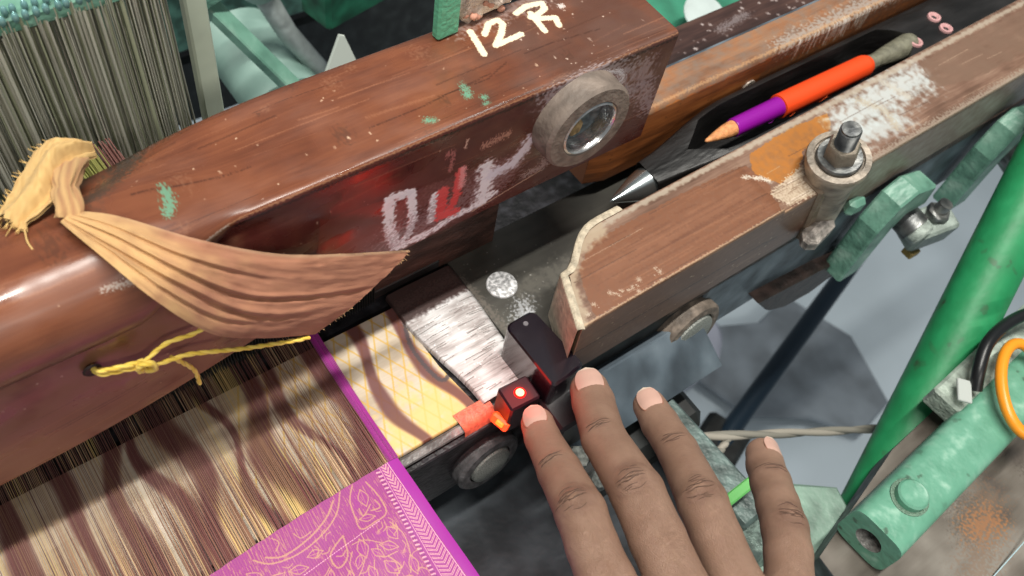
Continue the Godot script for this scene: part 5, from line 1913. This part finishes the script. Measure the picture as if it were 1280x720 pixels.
# ---------------------------------------------------------------- right-hand side
func build_right_side() -> void:
	# bright green round rail
	var t := thing("green_pipe", "thick bright green round pipe leaning behind the square tube", "pipe", Vector3(150, -70, 90))
	var mb := Mb.new()
	mb.tube([Vector3(338, 64, 0.2), Vector3(248.4, 0, 45.5), Vector3(204, -31.6, 68), Vector3(158, -64, 91), Vector3(146, -72.5, 97)], [11.4], 32)
	put("pipe_body", mb, mats.green, t)
	mb = Mb.new()
	mb.ball(Vector3(179, -38, 85.5), Vector3(6.0, 2.6, 3.6), 8, 0.2)
	put("paint_chip", mb, plain(c8(52, 62, 40), 0.7), t)

	# square tube with a bolt, drilled end
	var d := Vector3(1, 0.0, -0.07).normalized()
	var side := Vector3(0.07, 0, 1).normalized()
	var o := Vector3(119.0, -19.5, 97.2)
	var q := thing("square_tube", "pale teal square tube with a drilled end and a bolt head", "tube", o + Vector3(40, -10, 0))
	mb = Mb.new()
	var bs := Basis(d, Vector3.UP, side)
	var ring0 := []
	var ring1 := []
	var hole0 := []
	var h := 9.6
	for i in 48:
		var a := TAU * i / 48.0
		var e := Vector2(cos(a), sin(a))
		# rounded square
		var k := pow(pow(absf(e.x), 5.0) + pow(absf(e.y), 5.0), -0.2)
		ring0.append(o + bs * Vector3(0, e.x * k * h, e.y * k * h))
		ring1.append(o + bs * Vector3(130, e.x * k * h, e.y * k * h))
		hole0.append(o + bs * Vector3(0, e.x * 4.6, e.y * 4.6))
	mb.grid([ring1, ring0], [], [], true)
	mb.grid([ring0, hole0], [], [], true)
	put("tube_body", mb, mats.tube_teal, q)
	mb = Mb.new()
	var hole1 := []
	for p in hole0:
		hole1.append(p + d * 9.0)
	mb.grid([hole0, hole1], [], [], true)
	mb.fan(hole1)
	put("tube_bore", mb, worn([c8(120, 120, 120), c8(176, 174, 172), c8(206, 204, 200)], [0.2, 0.5, 0.9], 10.0, 0.35, 0.4, 161, 0.03), q)
	mb = Mb.new()
	var bo := o + bs * Vector3(16.5, h - 0.2, -1.2)
	mb.lathe(along(bo, Vector3.UP), [Vector2(6.4, 0), Vector2(6.4, 0.5), Vector2(5.8, 0.7), Vector2(0, 0.8)], 28)
	put("bolt_scar", mb, worn([c8(84, 76, 60), c8(96, 122, 100), c8(126, 160, 138)], [0.25, 0.5, 0.8], 9.0, 0.6, 0.0, 162, 0.03, Vector3.ONE, 0.04), q)
	mb = Mb.new()
	mb.lathe(along(bo, Vector3.UP), [Vector2(5.2, 0.5), Vector2(5.2, 3.0), Vector2(4.6, 3.6), Vector2(4.0, 3.3), Vector2(0, 3.2)], 28)
	put("bolt_head", mb, mats.tube_teal, q)
	# second flange behind the tube
	mb = Mb.new()
	mb.box(Transform3D(bs, o + bs * Vector3(92, 3, -14)), Vector3(66, 10, 12), 1.0)
	put("tube_flange", mb, worn([c8(104, 132, 118), c8(138, 164, 148), c8(176, 190, 178)], [0.2, 0.5, 0.9], 26.0, 0.5, 0.0, 163, 0.04), q)

	# metal table under it
	mb = Mb.new()
	var cvt := Canvas.new(Vector2(98, 72), Vector2(150, 120), 3.5)
	cvt.wood([c8(70, 62, 56), c8(94, 87, 79), c8(110, 103, 95), c8(128, 122, 114)], [0.1, 0.4, 0.7, 0.98], 164, 0.15)
	for i in 40:
		cvt.stroke([Vector2(rng.randf_range(100, 240), rng.randf_range(90, 180))], rng.randf_range(1.5, 7.0), c8(62, 54, 48) if i % 3 else c8(136, 130, 122), 0.4, 0.9, 0.7, 0.1, i)
	cvt.stroke([Vector2(163, 116), Vector2(170, 117)], 6.5, c8(156, 104, 62), 0.85, 0.8, 0.8, 0.08, 3)
	cvt.stroke([Vector2(150, 126), Vector2(176, 112)], 8.0, c8(120, 88, 66), 0.4, 0.9, 0.8, 0.08, 4)
	var plan := [Vector2(108, 92), Vector2(160, 80), Vector2(247, 74), Vector2(247, 190), Vector2(100, 190)]
	var at := []
	for p in plan:
		at.append(mb.add(Vector3(p.x, -31, p.y), cvt.uv(p)))
	for i in 3:
		mb.tri(at[0], at[i + 1], at[i + 2])
	var tb := thing("metal_table", "grey stained metal bed under the square tube", "machine bed", Vector3(180, -45, 130))
	var tm := textured(cvt, 0.5)
	tm.heightmap_enabled = true
	tm.heightmap_texture = tm.albedo_texture
	tm.heightmap_scale = 0.02
	put("bed_plate", mb, tm, tb)
	mb = Mb.new()
	mb.slab(plan, xf(Vector3(0, -31.3, 0)), 14, 0.3)
	put("bed_edge", mb, mats.dull_steel, tb)

	# orange scissor handle, black loop
	var sc := thing("scissors", "scissors with an orange loop handle lying on the square tube", "scissors", Vector3(200, -8, 90))
	mb = Mb.new()
	var loop := []
	var e1 := Vector3(0.82, 0.05, -0.55).normalized()
	var e2 := Vector3(0.35, -0.25, 0.9).normalized()
	for i in 37:
		var a := TAU * i / 36.0
		loop.append(Vector3(199.5, -5.0, 91.5) + e1 * cos(a) * 17.5 + e2 * sin(a) * 10.5)
	mb.tube(loop, [2.0], 14, false)
	put("orange_loop", mb, plain(c8(240, 150, 36), 0.35), sc)
	mb = Mb.new()
	var black := smooth_path([Vector3(186, -8, 82), Vector3(189.5, -3, 77.5), Vector3(197, 0, 73), Vector3(209, 0, 71.5), Vector3(222, 0, 73), Vector3(236, -1, 78)], 6)
	mb.tube(black, [2.3], 12)
	put("black_loop", mb, plain(c8(20, 22, 24), 0.35), sc)
	mb = Mb.new()
	mb.box(xf(Vector3(181, -6.8, 80), Vector3(0, 40, 0)), Vector3(9, 1.2, 5), 0.3)
	tag(put("paper_scrap", mb, plain(c8(176, 182, 178), 0.8)), "small white scrap between the green pipe and the square tube", "scrap")
	# fine thread at the lower right
	mb = Mb.new()
	mb.tube([Vector3(152, -29.0, 130), Vector3(168, -24, 128), Vector3(200, -6, 122)], [0.22], 6)
	tag(put("fine_thread", mb, plain(c8(170, 196, 204), 0.5)), "single pale blue thread slanting over the metal bed", "thread")

	# grey twisted cord
	mb = Mb.new()
	var cc := [lin(132, 128, 120), lin(158, 152, 142)]
	twist(mb, [Vector3(98, -42, 28), Vector3(112.3, -45, 36.2), Vector3(155.2, -60, 53.5), Vector3(200.8, -75, 71.6), Vector3(212, -79, 76)], 1.7, cc, 0.12)
	tag(put("twisted_cord", mb, vert(0.8)), "grey twisted cord stretched from behind the fingers to the green pipe", "cord")
	mb = Mb.new()
	twist(mb, [Vector3(106, -50, 44), Vector3(113, -50, 44), Vector3(122, -49.5, 41)], 1.5, cc)
	tag(put("cord_stub", mb, vert(0.8)), "short loose piece of cord under the twisted cord", "cord")

	# machinery seen between and past the fingers
	var arm := thing("lever_arm", "dark speckled teal lever arm seen between ring and little finger", "lever", Vector3(100, -40, 48))
	mb = Mb.new()
	mb.box(Transform3D(Basis(Vector3(1, 0, -0.05).normalized(), Vector3.UP, Vector3(0.05, 0, 1).normalized()), Vector3(98, -33, 46)), Vector3(14, 8, 50), 1.2)
	put("arm_bar", mb, worn([c8(48, 66, 66), c8(72, 94, 92), c8(110, 130, 126)], [0.2, 0.55, 0.92], 40.0, 0.4, 0.1, 171, 0.02), arm)
	mb = Mb.new()
	mb.tube([Vector3(94, -44, 76), Vector3(96, -34, 74)], [8, 7], 7)
	mb.tube([Vector3(104, -46, 78), Vector3(104, -40, 77)], [10, 9], 9)
	put("arm_knuckle", mb, worn([c8(60, 84, 78), c8(92, 118, 110), c8(140, 160, 152)], [0.2, 0.55, 0.92], 14.0, 0.35, 0.1, 172, 0.04), arm)
	mb = Mb.new()
	mb.box(Transform3D(Basis(Vector3(1, 0, -0.03).normalized(), Vector3.UP, Vector3(0.03, 0, 1)), Vector3(94, -18, 61.8)), Vector3(17, 3.6, 3.6), 0.5)
	tag(put("green_stick", mb, plain(c8(122, 214, 116), 0.45)), "bright light green stick lying under the little finger", "stick")
	var sh := thing("curved_shoe", "teal curved cast shoe right of the little finger", "casting", Vector3(124, -60, 84))
	mb = Mb.new()
	mb.slab([Vector2(92, 74), Vector2(112, 66), Vector2(128, 68), Vector2(141, 78), Vector2(138, 88), Vector2(122, 94), Vector2(100, 100), Vector2(88, 92)], xf(Vector3(0, -44, 0)), 8, 1.4)
	put("shoe_plate", mb, worn([c8(74, 104, 92), c8(104, 138, 122), c8(136, 166, 150)], [0.2, 0.55, 0.92], 50.0, 0.45, 0.0, 173, 0.02), sh)
	mb = Mb.new()
	var teeth := []
	for i in 48:
		var a := TAU * i / 48.0
		teeth.append(Vector2(cos(a), sin(a)) * (13.0 if i % 4 < 2 else 11.4))
	mb.slab(teeth, xf(Vector3(116, -46, 104), Vector3(8, 0, -14)), 12, 0.6)
	var gear := thing("toothed_gear", "dull grey toothed gear wheel at the lower edge beside the square tube", "gear", Vector3(116, -58, 104))
	put("gear_body", mb, worn([c8(54, 50, 48), c8(90, 86, 82), c8(126, 122, 118)], [0.2, 0.55, 0.9], 16.0, 0.5, 0.3, 174, 0.04), gear)

	# deep behind: dark blue rod and machine bits above the floor
	var rod := thing("blue_rod", "dark blue rod slanting far below the rail", "rod", Vector3(330, -260, -20))
	mb = Mb.new()
	mb.tube([Vector3(440, -236, -48), Vector3(400, -248, -36), Vector3(252, -252, 6), Vector3(236, -256, 12)], [6.5], 14)
	put("rod_bar", mb, plain(c8(26, 46, 62), 0.45, 0.2), rod)
	mb = Mb.new()
	mb.box(xf(Vector3(236, -262, 10), Vector3(0, 20, 0)), Vector3(40, 24, 30), 3)
	put("rod_foot", mb, mats.dark, rod)
	var base := thing("dark_base", "dark machine base behind the little finger", "machine base", Vector3(170, -230, 80))
	mb = Mb.new()
	mb.box(xf(Vector3(210, -190, 110), Vector3(0, 16, 0)), Vector3(150, 14, 40), 3)
	put("base_bar", mb, mats.dark, base)
	mb = Mb.new()
	mb.box(xf(Vector3(150, -300, 10), Vector3(0, 22, 0)), Vector3(150, 20, 120), 4)
	put("base_plate", mb, worn([c8(38, 40, 48), c8(58, 62, 72), c8(80, 86, 96)], [0.2, 0.5, 0.9], 120.0, 0.5, 0.0, 176, 0.0), base)
	var pale_patch := thing("pale_floor_patch", "pale lavender grey lump put in for a bright patch of the floor beyond the blue rod", "floor_patch", Vector3(520, -700, -170))  # added lump standing for a bright patch of floor
	mb = Mb.new()
	mb.ball(Vector3(510, -680, -190), Vector3(86, 30, 60), 12, 0.35, 4)
	put("patch_body", mb, plain(c8(176, 180, 196), 0.7), pale_patch)
	var floor_shade := thing("floor_shadow_sheet", "dark grey sheet put in for the soft shadow on the floor below the loom", "floor_shadow", Vector3(640, -700, -60))  # soft floor shadow put in as a darker sheet
	mb = Mb.new()
	mb.slab([Vector2(560, -190), Vector2(640, -150), Vector2(700, -160), Vector2(730, -70), Vector2(700, 20), Vector2(640, 30), Vector2(600, -20), Vector2(540, -60), Vector2(520, -130)], xf(Vector3(0, -690, 0), Vector3(0, 0, 2)), 10, 3)
	put("shadow_sheet", mb, worn([c8(104, 112, 122), c8(120, 130, 140), c8(134, 144, 154)], [0.2, 0.5, 0.9], 300.0, 0.7, 0.0, 177, 0.0), floor_shade)


# ---------------------------------------------------------------- the hand
const INDEX := [Vector4(38.4, 14.0, 16.8, 4.9), Vector4(35.7, 17.0, 22.0, 5.1), Vector4(30.6, 25.0, 34.6, 6.0), Vector4(24.6, 35.0, 48.4, 6.6), Vector4(20.6, 38.0, 57.2, 6.5), Vector4(17.6, 40.0, 65.5, 6.9), Vector4(12.4, 40.0, 88.5, 9.0)]
const MIDDLE := [Vector4(57.4, 16.0, 16.7, 5.8), Vector4(54.8, 18.0, 21.2, 6.2), Vector4(46.4, 26.0, 33.9, 6.2), Vector4(39.3, 37.0, 52.6, 7.0), Vector4(34.1, 41.0, 64.9, 7.0), Vector4(29.7, 43.0, 77.7, 7.2), Vector4(24.2, 42.0, 99.0, 9.2)]
const RINGF := [Vector4(70.6, 14.0, 30.0, 5.0), Vector4(67.8, 17.0, 36.9, 5.5), Vector4(62.8, 24.0, 47.7, 5.7), Vector4(53.0, 35.0, 63.6, 6.5), Vector4(48.2, 38.0, 73.0, 6.3), Vector4(43.2, 41.0, 83.8, 6.5), Vector4(36.7, 40.0, 103.0, 8.6)]
const PINKY := [Vector4(90.2, 12.4, 60.0, 4.9), Vector4(87.2, 14.4, 63.2, 5.4), Vector4(82.0, 19.0, 68.4, 5.7), Vector4(76.1, 24.0, 74.4, 5.8), Vector4(70.3, 28.6, 80.4, 6.1), Vector4(64.4, 32.0, 85.6, 6.1), Vector4(57.6, 34.6, 91.2, 6.2), Vector4(46.9, 36.0, 102.4, 7.4)]
const THUMB := [Vector4(3.0, 4.0, 72.0, 6.8), Vector4(1.8, 14.0, 86.0, 7.8), Vector4(1.7, 24.0, 102.0, 9.0), Vector4(9.0, 34.0, 116.0, 11.0)]
const BACKV := Vector3(-0.41, 0.82, 0.39)


func cone(p: Vector3, a: Vector4, b: Vector4) -> float:
	var pa := p - Vector3(a.x, a.y, a.z)
	var ba := Vector3(b.x - a.x, b.y - a.y, b.z - a.z)
	var h := clampf(pa.dot(ba) / ba.dot(ba), 0.0, 1.0)
	return (pa - ba * h).length() - lerpf(a.w, b.w, h)


func smin(a: float, b: float, k: float) -> float:
	var h := maxf(k - absf(a - b), 0.0) / k
	return minf(a, b) - h * h * k * 0.25


func hand_distance(p: Vector3, list: Array) -> float:
	# each chain by itself, then the palm blended onto them
	var best := 1e3
	var palm := 1e3
	for c in list:
		if c[0] == 9:
			palm = smin(palm, cone(p, c[1], c[2]), 9.0)
	var chain := {}
	for c in list:
		if c[0] != 9:
			var d := cone(p, c[1], c[2])
			chain[c[0]] = smin(chain[c[0]], d, 0.9) if chain.has(c[0]) else d
	for k in chain:
		best = smin(best, chain[k], 0.4)
	return smin(best, palm, 5.0) if palm < 900.0 else best


func build_hand() -> void:
	var bones := []
	var id := 0
	for f in [INDEX, MIDDLE, RINGF, PINKY, THUMB]:
		for i in f.size() - 1:
			bones.append([id, f[i], f[i + 1]])
		id += 1
	var e := [Vector4(13.5, 38.5, 88.5, 9.5), Vector4(24.5, 40.5, 98.0, 9.8), Vector4(36.0, 39.5, 101.5, 9.2), Vector4(46.5, 36.0, 103.0, 8.2)]
	var wr := [Vector4(4.0, 38.0, 134.0, 13.0), Vector4(12.6, 39.0, 138.0, 13.0), Vector4(20.0, 37.0, 140.0, 12.5)]
	for i in 3:
		bones.append([9, e[i], e[i + 1]])
		bones.append([9, e[i], wr[i]])
		bones.append([9, e[i + 1], wr[i]])
	bones.append([9, wr[0], wr[1]])
	bones.append([9, wr[1], wr[2]])
	bones.append([9, wr[0], Vector4(-20, 42, 182, 15.0)])
	bones.append([9, wr[2], Vector4(-4, 42, 188, 15.0)])
	bones.append([9, THUMB[3], wr[0]])
	# webs between the finger roots
	bones.append([9, Vector4(31.5, 40.0, 87.5, 5.2), Vector4(38.5, 39.5, 92.5, 5.2)])
	bones.append([9, Vector4(42.5, 38.5, 92.0, 5.6), Vector4(52.5, 36.0, 96.0, 5.6)])
	bones.append([9, Vector4(17.5, 38.5, 80.0, 5.4), Vector4(24.5, 40.5, 86.0, 5.4)])
	var cell := 0.9
	var lo := Vector3(-30, -6, 8)
	var hi := Vector3(100, 62, 190)
	var B := 8
	var nb := Vector3i(((hi - lo) / (cell * B)).ceil())
	var dim := nb * B + Vector3i.ONE
	var val := PackedFloat32Array()
	val.resize(dim.x * dim.y * dim.z)
	val.fill(50.0)
	var active := []
	var half := cell * B * 0.5
	for bx in nb.x:
		for by in nb.y:
			for bz in nb.z:
				var c := lo + Vector3(bx + 0.5, by + 0.5, bz + 0.5) * cell * B
				var near := []
				var inside := false
				for b in bones:
					var d := cone(c, b[1], b[2])
					if d < half * 1.75 + 6.0:
						near.append(b)
				if near.is_empty():
					continue
				var dc := hand_distance(c, near)
				if absf(dc) > half * 1.75 + 3.0:
					if dc < 0:
						for i in B + 1:
							for j in B + 1:
								for k in B + 1:
									val[((bx * B + i) * dim.y + by * B + j) * dim.z + bz * B + k] = -5.0
					continue
				active.append([Vector3i(bx, by, bz), near])
	for a in active:
		var o: Vector3i = a[0] * B
		for i in B + 1:
			for j in B + 1:
				for k in B + 1:
					var g := o + Vector3i(i, j, k)
					var at := (g.x * dim.y + g.y) * dim.z + g.z
					val[at] = hand_distance(lo + Vector3(g) * cell, a[1])
	var mb := Mb.new()
	var ids := {}
	var corner := [Vector3i(0, 0, 0), Vector3i(1, 0, 0), Vector3i(0, 1, 0), Vector3i(1, 1, 0), Vector3i(0, 0, 1), Vector3i(1, 0, 1), Vector3i(0, 1, 1), Vector3i(1, 1, 1)]
	var edges := [[0, 1], [2, 3], [4, 5], [6, 7], [0, 2], [1, 3], [4, 6], [5, 7], [0, 4], [1, 5], [2, 6], [3, 7]]
	var off := []
	for c in corner:
		off.append((c.x * dim.y + c.y) * dim.z + c.z)
	var nz := mottle
	nz.seed = 77
	nz.frequency = 0.35
	for a in active:
		var o: Vector3i = a[0] * B
		for i in B:
			for j in B:
				for k in B:
					var g := o + Vector3i(i, j, k)
					var at := (g.x * dim.y + g.y) * dim.z + g.z
					var mask := 0
					for c in 8:
						if val[at + off[c]] < 0.0:
							mask |= 1 << c
					if mask == 0 or mask == 255:
						continue
					var sum := Vector3.ZERO
					var n := 0
					for ed in edges:
						var v0 := val[at + off[ed[0]]]
						var v1 := val[at + off[ed[1]]]
						if (v0 < 0.0) != (v1 < 0.0):
							sum += Vector3(corner[ed[0]]).lerp(Vector3(corner[ed[1]]), v0 / (v0 - v1))
							n += 1
					var p := lo + (Vector3(g) + sum / n) * cell
					var sk := skin(p, nz)
					ids[at] = mb.add(sk[0], Vector2.ZERO, sk[1])
	for at in ids:
		var z: int = at % dim.z
		var y: int = (at / dim.z) % dim.y
		var x: int = at / (dim.z * dim.y)
		var sx := dim.y * dim.z
		var sy := dim.z
		for ax in 3:
			var step: int = [sx, sy, 1][ax]
			var u: int = [sy, 1, sx][ax]
			var w: int = [1, sx, sy][ax]
			var a0 := val[at]
			var a1 := val[at + step]
			if (a0 < 0.0) == (a1 < 0.0):
				continue
			if not (ids.has(at - u) and ids.has(at - w) and ids.has(at - u - w)):
				continue
			if a0 < 0.0:
				mb.quad(ids[at], ids[at - w], ids[at - u - w], ids[at - u])
			else:
				mb.quad(ids[at], ids[at - u], ids[at - u - w], ids[at - w])
	var t := thing("hand", "person's brown right hand reaching in, fingers spread, index at the lit sensor", "hand", Vector3(20, 30, 120))
	var sm := vert(0.48)
	sm.heightmap_enabled = true
	sm.uv1_triplanar = true
	sm.uv1_scale = Vector3.ONE / (9.0 * S)
	sm.heightmap_texture = noise_tex(180, 0.14, 4)
	sm.heightmap_scale = 0.045
	put("skin", mb, sm, t)
	creases(t, bones)
	nail(t, INDEX, 7.4, 0.0)
	nail(t, MIDDLE, 8.8, 0.05)
	nail(t, RINGF, 7.4, 0.1)
	nail(t, PINKY, 7.0, 0.5)


# fine creases that follow the skin across the finger joints
func creases(t: Node3D, bones: Array) -> void:
	var mb := Mb.new()
	var r := RandomNumberGenerator.new()
	r.seed = 31
	for f in [[INDEX, 3, 2, 0], [MIDDLE, 3, 2, 1], [RINGF, 3, 2, 2], [PINKY, 4, 2, 3]]:
		var ch: Array = f[0]
		var mine := bones.filter(func(b): return b[0] == f[3])
		for w in 2:
			var m: int = f[1 + w]
			var a: Vector4 = ch[m - 1]
			var b: Vector4 = ch[m + 1]
			var c := Vector3(ch[m].x, ch[m].y, ch[m].z)
			var d := Vector3(b.x - a.x, b.y - a.y, b.z - a.z).normalized()
			var up := dorsal(a, b)
			var across := d.cross(up)
			var n := 13 if w == 0 else 6
			for i in n:
				var s0: float = r.randf_range(-4.2, 4.2) if w == 0 else r.randf_range(-2.0, 2.0)
				var v0: float = r.randf_range(-0.55, 0.2) * ch[m].w
				var v1: float = v0 + r.randf_range(0.25, 0.75) * ch[m].w
				if i < 2:
					s0 = [-0.6, 0.9][i]
					v0 = -0.55 * ch[m].w
					v1 = 0.55 * ch[m].w
				# the folds bow round the middle of the knuckle
				var bow: float = s0 * 0.5 if w == 0 else 0.3
				var wob := r.randf_range(0.0, 6.0)
				var pts := []
				for k in 11:
					var v := lerpf(v0, v1, k / 10.0)
					var e: float = v / ch[m].w
					var s: float = s0 + bow * (-e * e * 2.0) + 0.22 * sin(v * 1.3 + wob)
					var p: Vector3 = c + d * s + across * v + up * (ch[m].w + 2.0)
					for q in 12:
						p -= up * hand_distance(p, mine) * 0.8
					var sk: Array = skin(p, mottle)
					pts.append(sk[0] + up * 0.03)
				mb.tube(pts, [0.03, 0.1, 0.13, 0.15, 0.15, 0.15, 0.15, 0.15, 0.13, 0.1, 0.03] if i < 2 else [0.02, 0.06, 0.08, 0.09, 0.09, 0.09, 0.09, 0.09, 0.08, 0.06, 0.02], 5, false, [lin(88, 64, 54)])
	stuff(put("skin_creases", mb, vert(0.7), t))


# where the top of a finger faces at a joint
func dorsal(a: Vector4, b: Vector4) -> Vector3:
	var d := Vector3(b.x - a.x, b.y - a.y, b.z - a.z).normalized()
	return (BACKV - d * BACKV.dot(d)).normalized()


# creases over the knuckles, and the tone of the skin
func skin(p: Vector3, nz: FastNoiseLite) -> Array:
	var tone := lin(150, 119, 101)
	var n := nz.get_noise_3dv(p * 0.35)
	tone = tone.lerp(lin(128, 95, 78), clampf(0.35 + n * 0.9, 0.0, 1.0) * 0.5)
	var fine := 1.0 + 0.10 * nz.get_noise_3dv(p * 1.9) + 0.08 * nz.get_noise_3dv(p * 3.3 + Vector3(40, 0, 0))
	tone = Color(tone.r * fine, tone.g * fine, tone.b * fine)
	var push := 0.0
	var dir := BACKV
	for f in [[INDEX, 3, 2], [MIDDLE, 3, 2], [RINGF, 3, 2], [PINKY, 4, 2]]:
		var ch: Array = f[0]
		for w in 2:
			var m: int = f[1 + w]
			var a: Vector4 = ch[m - 1]
			var b: Vector4 = ch[m + 1]
			var c: Vector4 = ch[m]
			var d := Vector3(b.x - a.x, b.y - a.y, b.z - a.z).normalized()
			var up := dorsal(a, b)
			var q := p - Vector3(c.x, c.y, c.z)
			if q.length_squared() > 180.0:
				continue
			var across := d.cross(up)
			var s := q.dot(d)
			var v := q.dot(across)
			if q.dot(up) < 0.0:
				continue
			var rr := c.w
			if w == 0:
				# oval folds round the middle joint
				var e := sqrt(pow(s / 5.2, 2.0) + pow(v / (rr * 0.85), 2.0)) + nz.get_noise_3dv(p * 1.4) * 0.16
				var near := 1.0 - smoothstep(0.7, 1.5, e)
				push += 0.3 * (1.0 - smoothstep(0.0, 1.0, e))
				var cr := 0.0
				for k in [0.3, 0.62, 0.95]:
					cr += exp(-pow((e - k) / 0.07, 2.0)) * (1.0 if k < 0.7 else 0.7)
				var line := exp(-pow((s - 0.8 * sin(v * 0.5)) / 0.4, 2.0)) * (1.0 - smoothstep(rr * 0.5, rr * 0.75, absf(v)))
				push -= 0.26 * cr + 0.28 * line
				tone = tone.lerp(lin(118, 88, 74), clampf(0.4 + n * 0.6, 0.1, 0.6) * near)
				tone = tone.lerp(lin(74, 50, 42), clampf(0.14 * cr + 0.3 * line, 0.0, 0.45))
				tone = tone.lerp(lin(184, 146, 122), 0.35 * exp(-pow((e - 0.14) / 0.14, 2.0)))
			else:
				for k in [-1.4, 0.0, 1.3]:
					var line := exp(-pow((s - k - 0.35 * sin(v * 0.9 + k) - nz.get_noise_3dv(p * 0.8)) / 0.3, 2.0)) * (1.0 - smoothstep(rr * 0.45, rr * 0.85, absf(v)))
					push -= 0.14 * line
					tone = tone.lerp(lin(96, 66, 54), 0.3 * line)
	# paler, pinker finger ends
	for ch in [INDEX, MIDDLE, RINGF, PINKY]:
		var c: Vector4 = ch[0]
		var d := p.distance_to(Vector3(c.x, c.y, c.z))
		tone = tone.lerp(lin(182, 144, 124), 0.45 * (1.0 - smoothstep(4.0, 12.0, d)))
	# fine cross lines along the back of the fingers
	push += nz.get_noise_3dv(p * 2.4) * 0.06
	return [p + BACKV * push, tone]


func nail(t: Node3D, ch: Array, width: float, turn: float) -> void:
	var a: Vector4 = ch[0]
	var b: Vector4 = ch[1]
	var o := Vector3(a.x, a.y, a.z)
	var d := (Vector3(b.x, b.y, b.z) - o).normalized()
	var up := dorsal(a, b)
	var across := d.cross(up)
	up = (up * cos(turn) - across * sin(turn)).normalized()
	across = d.cross(up)
	var long := width * 1.32
	var rows := []
	var under := []
	var cols := []
	var R := a.w * 1.02
	for i in 17:
		var u := i / 16.0
		var s := lerpf(-a.w * 0.62, -a.w * 0.62 + long, u)
		var half := width * 0.5 * 0.9 * pow(maxf(1.0 - pow(absf(u * 2.0 - 1.0), 2.8), 0.0), 0.5) + 0.1
		var r := []
		var un := []
		var c := []
		for j in 13:
			var k := j / 6.0 - 1.0
			var v := k * half
			var lift := sqrt(maxf(R * R - v * v * 0.95, 1.0)) - 0.25
			lift *= sqrt(maxf(1.0 - pow(maxf(0.0, -s) / (a.w * 1.55), 2.0), 0.05))
			lift += 0.55 * (1.0 - smoothstep(0.55, 1.0, u)) - 0.1 * smoothstep(0.8, 1.0, u)
			lift += (b.w - a.w) * maxf(s, 0.0) / o.distance_to(Vector3(b.x, b.y, b.z))
			r.append(o + d * s + across * v + up * lift)
			un.append(o + d * s * 0.96 + across * v * 0.96 + up * (lift - 0.9))
			var col := lin(202, 164, 150)
			if u < 0.1:
				col = lin(226, 206, 188)
			elif u > 0.84:
				col = lin(216, 176, 160)
			c.append(col)
		rows.append(r)
		under.append(un)
		cols.append(c)
	var mb := Mb.new()
	mb.grid(rows, [], cols)
	mb.grid(under, [], cols)
	var e0 := []
	for j in 13:
		e0.append([rows[0][j], under[0][j]])
	mb.grid(e0)
	var plate := put("fingernail", mb, vert(0.3), t)
	# the fold of skin round the root and sides
	var rim := []
	for i in range(6, 16):
		rim.append(rows[i][0])
	for j in range(1, 12):
		rim.append(rows[16][j])
	for i in range(15, 5, -1):
		rim.append(rows[i][12])
	var at := []
	for p in rim:
		at.append(p - up * 0.12)
	mb = Mb.new()
	var thick := []
	for i in at.size():
		thick.append(0.08 + 0.3 * sin(PI * i / (at.size() - 1.0)))
	mb.tube(at, thick, 7, true, [lin(154, 112, 94)])
	put("nail_fold", mb, vert(0.5), plate)
